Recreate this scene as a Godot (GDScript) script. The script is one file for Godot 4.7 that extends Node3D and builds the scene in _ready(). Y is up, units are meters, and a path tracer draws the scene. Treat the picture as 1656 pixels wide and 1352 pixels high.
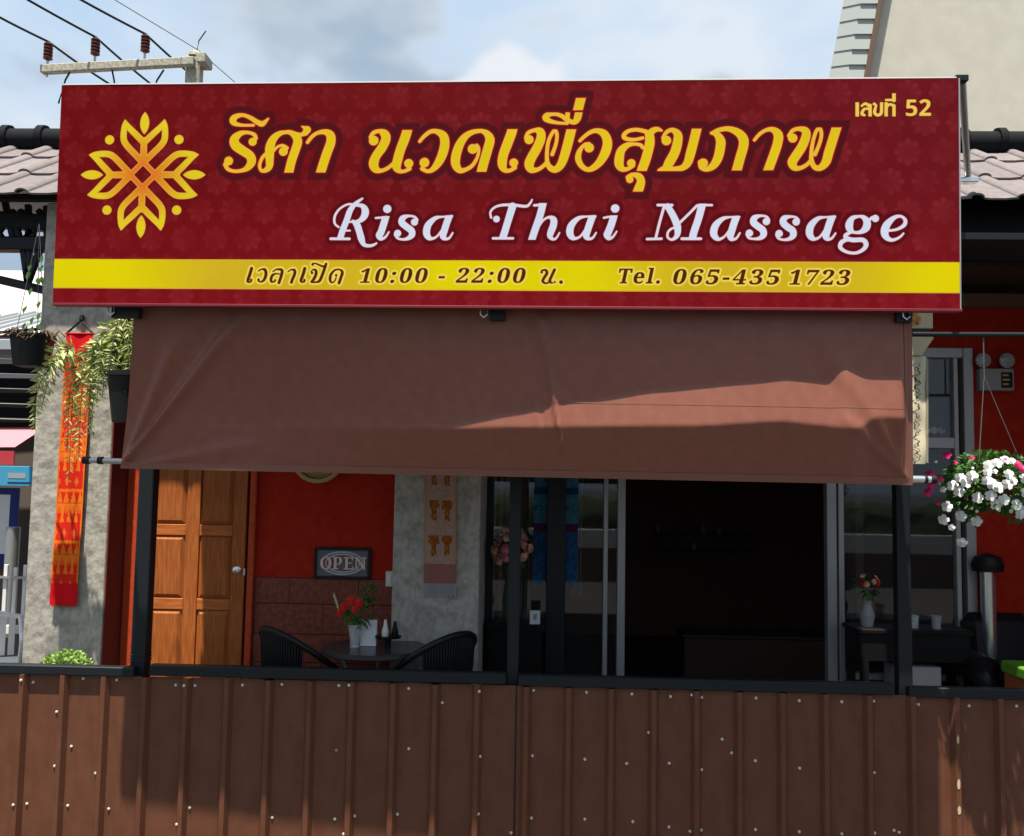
extends Node3D
# A Thai massage shop front seen from the street: printed sign, roll-up awning, low metal fence, terrace behind it.

const TW := 2048
const TH := 514
var M := {}
var taken := {}
var rng := RandomNumberGenerator.new()

# ---------------------------------------------------------------- naming and parts
func numbered(called: String) -> String:
	if not taken.has(called):
		taken[called] = 0
		return called
	taken[called] += 1
	return "%s_%03d" % [called, taken[called]]

func thing(called: String, label: String, category: String, at := Vector3.ZERO, group := "", turn := 0.0) -> Node3D:
	var o := Node3D.new()
	o.name = numbered(called)
	add_child(o)
	o.position = at
	o.rotation.y = turn
	o.set_meta("label", label)
	o.set_meta("category", category)
	if group != "":
		o.set_meta("group", group)
	return o

# st holds points in the parent's own space unless world is true
func part(parent: Node3D, called: String, st, material: Material, world := false, at := Vector3.ZERO) -> MeshInstance3D:
	var o := MeshInstance3D.new()
	o.name = called
	o.mesh = st.commit() if st is SurfaceTool else st
	o.material_override = material
	o.cast_shadow = GeometryInstance3D.SHADOW_CASTING_SETTING_ON
	parent.add_child(o, true)
	o.position = at
	if world:
		o.position = -parent_origin(parent) + at
	return o

func parent_origin(n: Node) -> Vector3:
	var p := Vector3.ZERO
	while n is Node3D and n != self:
		p += n.position
		n = n.get_parent()
	return p

func struct(called: String, st, material: Material) -> MeshInstance3D:
	var o := MeshInstance3D.new()
	o.name = numbered(called)
	o.mesh = st.commit() if st is SurfaceTool else st
	o.material_override = material
	o.set_meta("kind", "structure")
	add_child(o)
	return o

func copy(src: Node3D, label := "") -> Node3D:
	var base_name: String = src.get_meta("base_name") if src.has_meta("base_name") else String(src.name)
	var c: Node3D = src.duplicate()
	c.name = numbered(base_name)
	add_child(c)
	if label != "":
		c.set_meta("label", label)
	return c

# ---------------------------------------------------------------- shapes
func mb() -> SurfaceTool:
	var s := SurfaceTool.new()
	s.begin(Mesh.PRIMITIVE_TRIANGLES)
	return s

func vert(s: SurfaceTool, p: Vector3, n: Vector3, uv := Vector2.ZERO) -> void:
	s.set_normal(n)
	s.set_uv(uv)
	s.add_vertex(p)

func face(s: SurfaceTool, pts: Array, outward: Vector3) -> void:
	var n: Vector3 = (pts[0] - pts[2]).cross(pts[0] - pts[1]).normalized()
	var q := pts.duplicate()
	if n.dot(outward) < 0:
		q.reverse()
		n = -n
	for i in range(1, q.size() - 1):
		for k in [0, i, i + 1]:
			vert(s, q[k], n)

func quad_uv(s: SurfaceTool, a: Vector3, b: Vector3, c: Vector3, d: Vector3, n: Vector3) -> void:
	# a top-left, b top-right, c bottom-right, d bottom-left: clockwise from the front
	var p := [a, b, c, d]
	var uv := [Vector2(0, 0), Vector2(1, 0), Vector2(1, 1), Vector2(0, 1)]
	for k in [0, 1, 2, 0, 2, 3]:
		vert(s, p[k], n, uv[k])

func box(s: SurfaceTool, c: Vector3, size: Vector3, bev := 0.0, b := Basis()) -> void:
	var h := size * 0.5
	bev = minf(bev, minf(h.x, minf(h.y, h.z)) * 0.9)
	if bev <= 0.0:
		for ax in 3:
			for sg in [-1, 1]:
				var u := (ax + 1) % 3
				var v := (ax + 2) % 3
				var pts := []
				for q in [[-1, -1], [1, -1], [1, 1], [-1, 1]]:
					var p := Vector3.ZERO
					p[ax] = sg * h[ax]
					p[u] = q[0] * h[u]
					p[v] = q[1] * h[v]
					pts.append(c + b * p)
				var n := Vector3.ZERO
				n[ax] = sg
				face(s, pts, b * n)
		return
	for ax in 3:
		var u := (ax + 1) % 3
		var v := (ax + 2) % 3
		for sg in [-1, 1]:
			var pts := []
			for q in [[-1, -1], [1, -1], [1, 1], [-1, 1]]:
				var p := Vector3.ZERO
				p[ax] = sg * h[ax]
				p[u] = q[0] * (h[u] - bev)
				p[v] = q[1] * (h[v] - bev)
				pts.append(c + b * p)
			var n := Vector3.ZERO
			n[ax] = sg
			face(s, pts, b * n)
		for su in [-1, 1]:
			for sv in [-1, 1]:
				var pts := []
				for e in [[-1, 0], [1, 0], [1, 1], [-1, 1]]:
					var p := Vector3.ZERO
					p[ax] = e[0] * (h[ax] - bev)
					p[u] = su * (h[u] - (bev if e[1] == 0 else 0.0))
					p[v] = sv * (h[v] - (0.0 if e[1] == 0 else bev))
					pts.append(c + b * p)
				var n := Vector3.ZERO
				n[u] = su
				n[v] = sv
				face(s, pts, b * n)
	for sx in [-1, 1]:
		for sy in [-1, 1]:
			for sz in [-1, 1]:
				var sg := Vector3(sx, sy, sz)
				var a := Vector3(h.x, h.y - bev, h.z - bev) * sg
				var d := Vector3(h.x - bev, h.y, h.z - bev) * sg
				var e := Vector3(h.x - bev, h.y - bev, h.z) * sg
				face(s, [c + b * a, c + b * d, c + b * e], b * sg)

func span(s: SurfaceTool, x0: float, x1: float, y0: float, y1: float, z0: float, z1: float, bev := 0.0) -> void:
	box(s, Vector3((x0 + x1) / 2, (y0 + y1) / 2, (z0 + z1) / 2), Vector3(absf(x1 - x0), absf(y1 - y0), absf(z1 - z0)), bev)

func sbox(x0: float, x1: float, y0: float, y1: float, z0: float, z1: float, bev := 0.0) -> SurfaceTool:
	var s := mb()
	span(s, x0, x1, y0, y1, z0, z1, bev)
	return s

func frame_at(d: Vector3) -> Basis:
	var up := Vector3.UP if absf(d.y) < 0.95 else Vector3.RIGHT
	var x := up.cross(d).normalized()
	return Basis(x, d.cross(x).normalized(), d)

func tube(s: SurfaceTool, pts: Array, r, sides := 8, caps := true) -> void:
	var n := pts.size()
	var rings := []
	for i in n:
		var d: Vector3 = (pts[mini(i + 1, n - 1)] - pts[maxi(i - 1, 0)]).normalized()
		var f := frame_at(d)
		var rad: float = r[i] if r is Array else r
		var ring := []
		for k in sides:
			var a := TAU * k / sides
			var nn: Vector3 = f.x * cos(a) + f.y * sin(a)
			ring.append([pts[i] + nn * rad, nn])
		rings.append(ring)
	for i in n - 1:
		for k in sides:
			var a = rings[i][k]
			var b = rings[i][(k + 1) % sides]
			var c = rings[i + 1][(k + 1) % sides]
			var d = rings[i + 1][k]
			for v in [a, d, c, a, c, b]:
				vert(s, v[0], v[1])
	if caps:
		for e in [0, n - 1]:
			var out: Vector3 = (pts[0] - pts[1]) if e == 0 else (pts[n - 1] - pts[n - 2])
			var pp := []
			for k in sides:
				pp.append(rings[e][k][0])
			face(s, pp, out)

func bar(s: SurfaceTool, a: Vector3, b: Vector3, w: float, t: float) -> void:
	var d := b - a
	box(s, (a + b) / 2, Vector3(w, t, d.length()), minf(w, t) * 0.12, frame_at(d.normalized()))

func lathe(s: SurfaceTool, prof: Array, c := Vector3.ZERO, sides := 20, b := Basis()) -> void:
	for i in prof.size() - 1:
		var p0: Vector2 = prof[i]
		var p1: Vector2 = prof[i + 1]
		var t := (p1 - p0).normalized()
		var nn := Vector2(t.y, -t.x)
		for k in sides:
			var a0 := TAU * k / sides
			var a1 := TAU * (k + 1) / sides
			var q := []
			for e in [[p0, a0], [p1, a0], [p1, a1], [p0, a1]]:
				q.append([c + b * Vector3(e[0].x * cos(e[1]), e[0].y, e[0].x * sin(e[1])), b * Vector3(nn.x * cos(e[1]), nn.y, nn.x * sin(e[1]))])
			for v in [0, 2, 1, 0, 3, 2]:
				vert(s, q[v][0], q[v][1])

func ball(s: SurfaceTool, c: Vector3, r: Vector3, sides := 10, rows := 6) -> void:
	for i in rows:
		for k in sides:
			var q := []
			for e in [[i, k], [i, k + 1], [i + 1, k + 1], [i + 1, k]]:
				var th: float = PI * e[0] / rows
				var ph: float = TAU * e[1] / sides
				var n := Vector3(sin(th) * cos(ph), cos(th), sin(th) * sin(ph))
				q.append([c + n * r, (n / r).normalized()])
			for v in [0, 2, 1, 0, 3, 2]:
				vert(s, q[v][0], q[v][1])

# a bent leaf: four triangles from base along dir, side is the half-width vector, droop bends the tip
func leaf(s: SurfaceTool, p: Vector3, dir: Vector3, side: Vector3, droop := Vector3.ZERO) -> void:
	var m := p + dir * 0.5 + droop * 0.25
	var tip := p + dir + droop
	var n := dir.cross(side).normalized()
	var up := n * side.length() * 0.35
	for q in [[p, m - side + up, m], [p, m, m + side + up], [m, m - side + up, tip], [m, tip, m + side + up]]:
		var nn: Vector3 = (q[0] - q[2]).cross(q[0] - q[1]).normalized()
		for v in q:
			vert(s, v, nn)

func grid(s: SurfaceTool, nu: int, nv: int, f: Callable) -> void:
	var P := []
	for j in nv + 1:
		var row := []
		for i in nu + 1:
			row.append(f.call(float(i) / nu, float(j) / nv))
		P.append(row)
	var N := []
	for j in nv + 1:
		var row := []
		for i in nu + 1:
			var du: Vector3 = P[j][mini(i + 1, nu)] - P[j][maxi(i - 1, 0)]
			var dv: Vector3 = P[mini(j + 1, nv)][i] - P[maxi(j - 1, 0)][i]
			row.append(dv.cross(du).normalized())
		N.append(row)
	for j in nv:
		for i in nu:
			for e in [[0, 0], [1, 0], [1, 1], [0, 0], [1, 1], [0, 1]]:
				var a: int = i + e[0]
				var b: int = j + e[1]
				vert(s, P[b][a], N[b][a], Vector2(float(a) / nu, float(b) / nv))

# ---------------------------------------------------------------- materials
func lin(r: float, g: float, b: float, a := 1.0) -> Color:
	var c := Color(r, g, b).linear_to_srgb()
	c.a = a
	return c

func mat(called: String, col: Color, rough := 0.7, metal := 0.0, spec := 0.32) -> StandardMaterial3D:
	var m := StandardMaterial3D.new()
	m.resource_name = called
	m.albedo_color = col
	m.roughness = rough
	m.metallic = metal
	m.metallic_specular = spec
	M[called] = m
	return m

func noise_tex(sd: int, freq: float, stops: Array, size := 512, octaves := 4, kind := FastNoiseLite.TYPE_SIMPLEX_SMOOTH) -> NoiseTexture2D:
	var n := FastNoiseLite.new()
	n.seed = sd
	n.noise_type = kind
	n.frequency = freq
	n.fractal_octaves = octaves
	var t := NoiseTexture2D.new()
	t.width = size
	t.height = size
	t.seamless = true
	t.noise = n
	if stops.size() > 0:
		var g := Gradient.new()
		var offs := PackedFloat32Array()
		var cols := PackedColorArray()
		for q in stops:
			offs.append(q[0])
			cols.append(q[1])
		g.offsets = offs
		g.colors = cols
		t.color_ramp = g
	return t

func noise_normal(sd: int, freq: float, strength := 4.0, octaves := 3) -> NoiseTexture2D:
	var t := noise_tex(sd, freq, [], 512, octaves)
	t.as_normal_map = true
	t.bump_strength = strength
	return t

func tri(m: StandardMaterial3D, scale: float) -> StandardMaterial3D:
	m.uv1_triplanar = true
	m.uv1_world_triplanar = true
	m.uv1_scale = Vector3.ONE * scale
	return m

# a second, stretched layer: runs of dust and rain down the surface
func streaks(m: StandardMaterial3D, sd: int, scale: Vector3, dark: float) -> void:
	m.detail_enabled = true
	m.detail_blend_mode = BaseMaterial3D.BLEND_MODE_MUL
	m.detail_uv_layer = BaseMaterial3D.DETAIL_UV_2
	m.detail_albedo = noise_tex(sd, 0.02, [[0.25, Color(dark, dark, dark)], [0.55, Color.WHITE]], 512, 5)
	m.uv2_triplanar = true
	m.uv2_world_triplanar = true
	m.uv2_scale = scale

func make_materials() -> void:
	var c: StandardMaterial3D
	c = tri(mat("concrete", Color.WHITE, 0.9), 0.55)
	c.albedo_texture = noise_tex(3, 0.012, [[0.0, lin(0.27, 0.255, 0.22)], [0.30, lin(0.335, 0.315, 0.275)], [0.50, lin(0.40, 0.376, 0.33)], [1.0, lin(0.445, 0.42, 0.37)]], 1024, 6)
	c.normal_enabled = true
	c.normal_texture = noise_normal(8, 0.03, 2.5)
	c.normal_scale = 0.5
	streaks(c, 81, Vector3(2.2, 1.5, 2.2), 0.92)
	c = tri(mat("asphalt", Color.WHITE, 0.95, 0.0, 0.2), 0.8)
	c.albedo_texture = noise_tex(5, 0.08, [[0.2, lin(0.05, 0.049, 0.047)], [0.8, lin(0.10, 0.097, 0.092)]], 512, 5)
	c = tri(mat("terrace_concrete", Color.WHITE, 0.85), 0.7)
	c.albedo_texture = noise_tex(6, 0.02, [[0.2, lin(0.16, 0.155, 0.145)], [0.8, lin(0.26, 0.25, 0.235)]], 512, 5)
	c = tri(mat("fence_paint", Color.WHITE, 0.36, 0.0, 0.38), 0.9)
	c.albedo_texture = noise_tex(11, 0.006, [[0.2, lin(0.122, 0.047, 0.026)], [0.8, lin(0.134, 0.053, 0.031)]], 1024, 4)
	c.roughness_texture = noise_tex(12, 0.03, [[0.2, Color(0.75, 0.75, 0.75)], [0.8, Color.WHITE]], 512, 4)
	streaks(c, 82, Vector3(0.9, 0.2, 0.9), 0.95)
	mat("fence_scar", lin(0.50, 0.42, 0.24), 0.8)
	c = mat("canvas", Color.WHITE, 0.37, 0.0, 0.42)
	tri(c, 1.1)
	c.albedo_texture = noise_tex(14, 0.015, [[0.2, lin(0.188, 0.064, 0.041)], [0.8, lin(0.212, 0.075, 0.049)]], 512, 4)
	c.normal_enabled = true
	c.normal_texture = noise_normal(15, 0.2, 1.0, 2)
	c.normal_scale = 0.12
	mat("canvas_hem", lin(0.205, 0.088, 0.064), 0.5)
	mat("black_steel", lin(0.011, 0.014, 0.017), 0.42, 0.0, 0.35)
	mat("black_plastic", lin(0.012, 0.013, 0.014), 0.5)
	mat("rattan", lin(0.010, 0.010, 0.011), 0.42)
	c = tri(mat("aluminium", lin(0.36, 0.36, 0.36), 0.38, 0.35), 1.0)
	mat("bright_metal", lin(0.72, 0.72, 0.72), 0.25, 0.9)
	mat("screw_zinc", lin(0.60, 0.58, 0.54), 0.4, 0.2)
	mat("galvanised", lin(0.42, 0.42, 0.41), 0.42, 0.7)
	c = tri(mat("red_wall", Color.WHITE, 0.75, 0.0, 0.2), 0.8)
	c.albedo_texture = noise_tex(21, 0.02, [[0.2, lin(0.340, 0.018, 0.008)], [0.8, lin(0.400, 0.024, 0.011)]], 512, 5)
	c = tri(mat("red_frame", Color.WHITE, 0.55), 1.4)
	c.albedo_texture = noise_tex(22, 0.03, [[0.2, lin(0.44, 0.050, 0.016)], [0.8, lin(0.52, 0.070, 0.022)]], 512, 4)
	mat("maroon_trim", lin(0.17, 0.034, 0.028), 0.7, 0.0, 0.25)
	for i in 3:
		c = tri(mat("wall_tile_%d" % i, Color.WHITE, 0.55), 1.3)
		var k: float = [0.95, 1.0, 1.06][i]
		c.albedo_texture = noise_tex(30 + i, 0.03, [[0.2, lin(0.155 * k, 0.040 * k, 0.024 * k)], [0.8, lin(0.235 * k, 0.066 * k, 0.042 * k)]], 512, 5)
	mat("grout", lin(0.15, 0.042, 0.028), 0.9)
	for i in 2:
		c = mat("door_wood_%d" % i, Color.WHITE, 0.42, 0.0, 0.3)
		var k: float = [1.0, 1.25][i]
		var t := noise_tex(40 + i, 0.01, [[0.2, lin(0.30 * k, 0.082 * k, 0.018 * k)], [0.5, lin(0.36 * k, 0.104 * k, 0.025 * k)], [0.8, lin(0.42 * k, 0.130 * k, 0.034 * k)]], 512, 5)
		c.albedo_texture = t
		tri(c, 1.0)
		c.uv1_scale = Vector3(7.0, 0.7, 7.0) if i == 0 else Vector3(0.7, 7.0, 7.0)
	mat("cream_wall", Color.WHITE, 0.85)
	tri(M.cream_wall, 0.25)
	M.cream_wall.albedo_texture = noise_tex(50, 0.02, [[0.2, lin(0.485, 0.465, 0.40)], [0.8, lin(0.525, 0.505, 0.44)]], 512, 5)
	mat("verge_white", lin(0.34, 0.37, 0.36), 0.7)
	mat("brown_trim", lin(0.13, 0.085, 0.06), 0.7)
	for i in 3:
		c = tri(mat("roof_tile_%d" % i, Color.WHITE, 0.75), 0.9)
		var k: float = [0.92, 1.0, 1.07][i]
		c.albedo_texture = noise_tex(60 + i, 0.025, [[0.2, lin(0.150 * k, 0.130 * k, 0.132 * k)], [0.8, lin(0.200 * k, 0.173 * k, 0.175 * k)]], 512, 5)
	mat("ridge_black", lin(0.009, 0.010, 0.012), 0.75, 0.0, 0.2)
	mat("tile_under", lin(0.20, 0.17, 0.13), 0.9)
	c = tri(mat("pole_concrete", Color.WHITE, 0.9), 0.8)
	c.albedo_texture = noise_tex(66, 0.03, [[0.2, lin(0.30, 0.28, 0.22)], [0.8, lin(0.48, 0.46, 0.39)]], 512, 5)
	mat("insulator", lin(0.065, 0.018, 0.012), 0.25)
	mat("wire", lin(0.014, 0.016, 0.020), 0.5)
	mat("thin_wire", lin(0.10, 0.10, 0.11), 0.6)
	c = mat("leaf_fern", lin(0.22, 0.275, 0.085), 0.55)
	c.backlight_enabled = true
	c.backlight = lin(0.08, 0.12, 0.02)
	c = mat("leaf_pale", lin(0.46, 0.50, 0.21), 0.55)
	c.backlight_enabled = true
	c.backlight = lin(0.14, 0.18, 0.04)
	c = mat("leaf_bush", lin(0.24, 0.36, 0.10), 0.5)
	c.backlight_enabled = true
	c.backlight = lin(0.10, 0.16, 0.03)
	c = mat("leaf_dark", lin(0.042, 0.110, 0.022), 0.5)
	c.backlight_enabled = true
	c.backlight = lin(0.02, 0.05, 0.008)
	mat("stem_green", lin(0.10, 0.12, 0.03), 0.7)
	mat("dry_root", lin(0.10, 0.060, 0.035), 0.9)
	c = mat("petal_white", lin(0.72, 0.72, 0.70), 0.6)
	c.backlight_enabled = true
	c.backlight = lin(0.25, 0.25, 0.25)
	mat("petal_magenta", lin(0.52, 0.018, 0.11), 0.55)
	mat("petal_red", lin(0.48, 0.016, 0.012), 0.55)
	mat("petal_peach", lin(0.55, 0.30, 0.20), 0.6)
	mat("petal_pink", lin(0.55, 0.17, 0.19), 0.6)
	mat("coco_liner", lin(0.14, 0.055, 0.024), 0.95)
	mat("white_plastic", lin(0.62, 0.62, 0.60), 0.45)
	mat("white_paint", lin(0.74, 0.74, 0.72), 0.6)
	mat("grey_plastic", lin(0.30, 0.30, 0.31), 0.5)
	mat("cream_wood", lin(0.50, 0.43, 0.29), 0.7)
	mat("gold_paint", lin(0.50, 0.24, 0.05), 0.45)
	c = mat("pane", lin(0.10, 0.12, 0.13, 0.06), 0.02, 0.0, 0.45)
	c.transparency = BaseMaterial3D.TRANSPARENCY_ALPHA
	c = mat("vase_glass", lin(0.75, 0.8, 0.8, 0.25), 0.05, 0.0, 0.6)
	c.transparency = BaseMaterial3D.TRANSPARENCY_ALPHA
	mat("curtain", lin(0.22, 0.19, 0.155), 0.9)
	mat("curtain_dark", lin(0.055, 0.042, 0.040), 0.9)
	mat("lace", lin(0.42, 0.42, 0.43), 0.9)
	mat("room_paint", lin(0.16, 0.085, 0.060), 0.9)
	mat("counter_wood", lin(0.060, 0.040, 0.028), 0.6)
	mat("dark_wood", lin(0.008, 0.007, 0.007), 0.45, 0.0, 0.25)
	mat("bottle_glass", lin(0.10, 0.12, 0.11), 0.1)
	mat("tabletop", lin(0.035, 0.033, 0.034), 0.22)
	mat("paper", lin(0.66, 0.66, 0.68), 0.8)
	mat("terracotta", lin(0.30, 0.085, 0.040), 0.8)
	mat("green_mat", lin(0.11, 0.28, 0.025), 0.8)
	mat("green_vase", lin(0.06, 0.10, 0.05), 0.4)
	mat("straw", lin(0.46, 0.33, 0.13), 0.8)
	mat("straw_dark", lin(0.16, 0.10, 0.035), 0.8)
	mat("black_leather", lin(0.010, 0.010, 0.011), 0.4)
	mat("open_frame", lin(0.012, 0.012, 0.013), 0.4)
	mat("open_board", lin(0.13, 0.135, 0.15), 0.5)
	mat("open_blue", lin(0.36, 0.48, 0.52), 0.5)
	mat("open_pink", lin(0.78, 0.50, 0.48), 0.5)
	mat("pink_canvas", lin(0.55, 0.20, 0.24), 0.8)
	mat("red_canvas", lin(0.45, 0.045, 0.06), 0.7)
	mat("blue_board", lin(0.055, 0.30, 0.50), 0.55)
	mat("navy_board", lin(0.012, 0.03, 0.16), 0.5)
	mat("sheet_grey", lin(0.26, 0.26, 0.25), 0.6)
	mat("sheet_dark", lin(0.02, 0.02, 0.021), 0.8)
	mat("pale_blue_sheet", lin(0.30, 0.34, 0.37), 0.6)
	mat("far_white", lin(0.42, 0.37, 0.38), 0.8)
	mat("neighbour_brown", lin(0.13, 0.10, 0.085), 0.8)
	mat("opposite_wall", lin(0.62, 0.61, 0.58), 0.85)
	mat("brick_brown", lin(0.11, 0.050, 0.038), 0.9)
	mat("hedge", lin(0.030, 0.050, 0.018), 0.9)

# ---------------------------------------------------------------- print on the sign (distances in print pixels)
const GOLD := [[-1,9999,460,136,17.8],[-1,9999,467,128,8.5,463,119,7.6,447,114,6.8,430,117,11.9,417,130,19.5,420,144,21.2,436,156,20.3,454,168,19.5,459,182,19.5,451,196,13.6,438,203,8.1,420,205,6.8,404,200,7.6,397,189,8.5],[-1,9999,405,181,19.5],[-1,9999,461,97,5.1,435,97,5.9,417,93,10.2,412,85,15.2,418,77,11.9,434,73,7.6,452,79,8.5,468,89,10.2,480,94,11.9,487,90,8.5,495,82,3.4],[-1,208,491,165,6.8,483,175,6.8,478,191,6.8,482,203,6.4,492,203,10.2,501,193,15.2,501,172,18.6,501,149,20.3,508,130,16.9,521,118,11.9,535,114,7.6,549,115,10.2,562,125,16.9,566,137,19.5,561,156,19.5,553,181,19.5,547,209,20.0,545,219,20.0],[-1,9999,560,117,6.8,574,120,7.6,584,115,13.6],[-1,9999,587,109,16.9],[-1,9999,575,101,2.5,586,106,10.2],[-1,9999,510,158,5.1,519,148,5.1,531,145,5.9,541,151,7.6],[-1,9999,533,159,19.5],[-1,208,589,138,6.8,599,125,7.6,612,116,7.6,630,114,11.9,642,122,18.6,643,139,20.3,636,160,20.3,628,186,20.3,621,211,20.3,618,221,20.3],[-1,9999,743,135,21.2],[-1,9999,735,127,6.8,742,117,8.5,756,113,8.5,768,120,18.6,771,132,20.3,763,151,20.3,750,170,19.5,744,188,21.2,749,201,16.1,761,205,8.5,775,200,7.6,787,191,7.6,794,184,8.5],[111,9999,822,103,20.3,815,129,21.2,805,157,20.3,799,181,20.3,797,195,18.6,803,205,10.2,815,206,6.8,827,200,8.5],[-1,9999,825,188,19.5],[-1,9999,849,137,6.4,858,126,7.6,872,115,8.5,887,114,10.2,903,124,17.8,907,143,20.3,902,167,20.3,892,188,16.9,880,202,11.0,868,206,7.6,856,200,8.5],[-1,9999,861,186,21.2],[-1,9999,971,155,21.2],[-1,9999,980,146,5.9,985,155,5.9,982,174,6.4,971,193,7.6,955,203,8.5,942,204,12.7,933,191,18.6,933,171,20.3,941,145,18.6,954,126,14.4,971,116,10.2,990,113,7.6],[-1,207,990,113,7.6,1002,119,13.6,1010,133,19.5,1006,153,20.3,999,179,20.3,993,203,20.3,990,219,20.3],[110,9999,1062,102,21.2,1059,117,21.2,1050,143,21.2,1041,169,20.3,1039,190,19.5,1044,203,11.0,1056,205,7.6,1068,198,8.5],[-1,9999,1065,187,18.6],[-1,9999,1099,134,19.5],[-1,9999,1091,130,5.9,1097,118,7.6,1113,112,8.5,1124,116,16.9,1126,130,19.5,1118,152,20.3,1105,176,20.3,1100,191,20.3,1105,203,14.4,1119,203,8.5,1132,195,7.6,1140,186,7.6],[111,9999,1152,168,7.6,1160,144,6.8,1162,123,6.8,1158,113,6.8,1152,118,6.8,1143,138,7.1,1140,164,7.6,1141,185,8.5,1147,198,11.9,1159,203,13.6,1171,193,16.9,1179,173,19.5,1186,147,20.3,1192,121,20.3,1196,104,20.3],[72,9999,1185,97,5.1,1161,95,6.4,1143,90,10.2,1136,83,14.4,1143,76,10.2,1158,75,7.6,1173,80,8.5,1185,89,9.3,1200,94,10.2,1208,84,15.2,1212,61,15.2],[72,9999,1186,65,8.5,1185,86,9.3],[39,66,1217,30,20.7,1206,77,20.0],[-1,9999,1214,137,6.4,1224,127,7.1,1238,117,8.1,1253,114,10.2,1269,122,16.9,1276,141,19.5,1272,163,20.3,1260,185,16.9,1245,199,12.7,1232,203,9.3,1219,195,11.0,1211,180,12.7,1212,165,11.0,1218,153,7.6,1226,145,6.4,1235,144,6.8],[-1,9999,1235,153,20.3],[-1,9999,1355,131,6.4,1335,135,6.8,1316,132,8.5,1313,124,8.5,1323,115,7.6,1341,112,7.6,1360,116,8.5,1370,122,11.9],[-1,9999,1368,124,15.2,1378,114,12.7,1388,111,9.3,1397,114,4.2],[-1,206,1370,124,18.6,1371,141,20.3,1367,162,20.3,1361,184,20.3,1354,204,20.3,1351,218,20.3],[-1,9999,1355,153,6.8,1350,147,6.8,1335,145,6.4,1320,148,11.9,1307,160,16.9,1303,177,19.5,1303,192,18.6,1310,202,11.9,1322,202,7.6,1334,194,8.5],[-1,9999,1330,189,17.8],[-1,9999,1327,226,15.2],[-1,253,1322,221,7.6,1332,215,7.6,1347,219,14.4,1352,230,16.9,1349,243,19.5,1345,253,19.5,1342,265,19.5],[-1,9999,1408,137,20.3],[-1,206,1400,131,5.9,1408,118,7.6,1421,113,9.3,1433,123,16.9,1433,140,19.5,1427,164,20.3,1415,187,20.3,1408,199,15.2,1403,208,10.2],[-1,206,1390,205,2.7,1402,201,10.2,1415,203,11.9],[111,206,1402,203,6.8,1418,202,8.5,1442,200,11.9,1455,189,16.9,1461,170,19.5,1468,142,19.5,1474,116,20.0,1477,101,20.0],[-1,9999,1490,189,20.1],[-1,9999,1482,186,6.4,1485,199,7.4,1498,203,9.5,1513,194,15.9,1523,176,19.1,1528,152,20.1,1528,137,19.1,1520,124,12.7,1507,120,4.2],[-1,205,1508,121,5.5,1523,114,8.5,1545,111,10.6,1566,119,15.9,1578,133,20.1,1579,150,20.1,1572,176,20.1,1565,203,20.1,1561,218,20.1],[-1,205,1603,137,5.9,1615,123,6.8,1630,114,7.4,1644,114,11.6,1655,125,19.1,1654,144,19.5,1646,170,19.5,1634,204,19.5,1630,217,19.5],[-1,9999,1687,133,19.5],[-1,9999,1678,128,5.9,1687,116,7.4,1701,112,8.5,1715,117,15.9,1716,130,18.6,1707,153,19.5,1691,178,19.5,1686,189,19.1,1691,200,12.7,1703,201,8.5,1717,194,7.4,1728,183,7.4],[110,9999,1736,170,7.4,1746,145,6.8,1750,124,6.8,1746,111,6.8,1738,119,6.8,1731,143,7.0,1728,168,7.6,1729,187,9.5,1736,199,10.6,1748,200,12.7,1760,187,18.0,1766,166,19.5,1775,136,19.5,1783,110,19.5,1786,101,19.5]]
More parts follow.
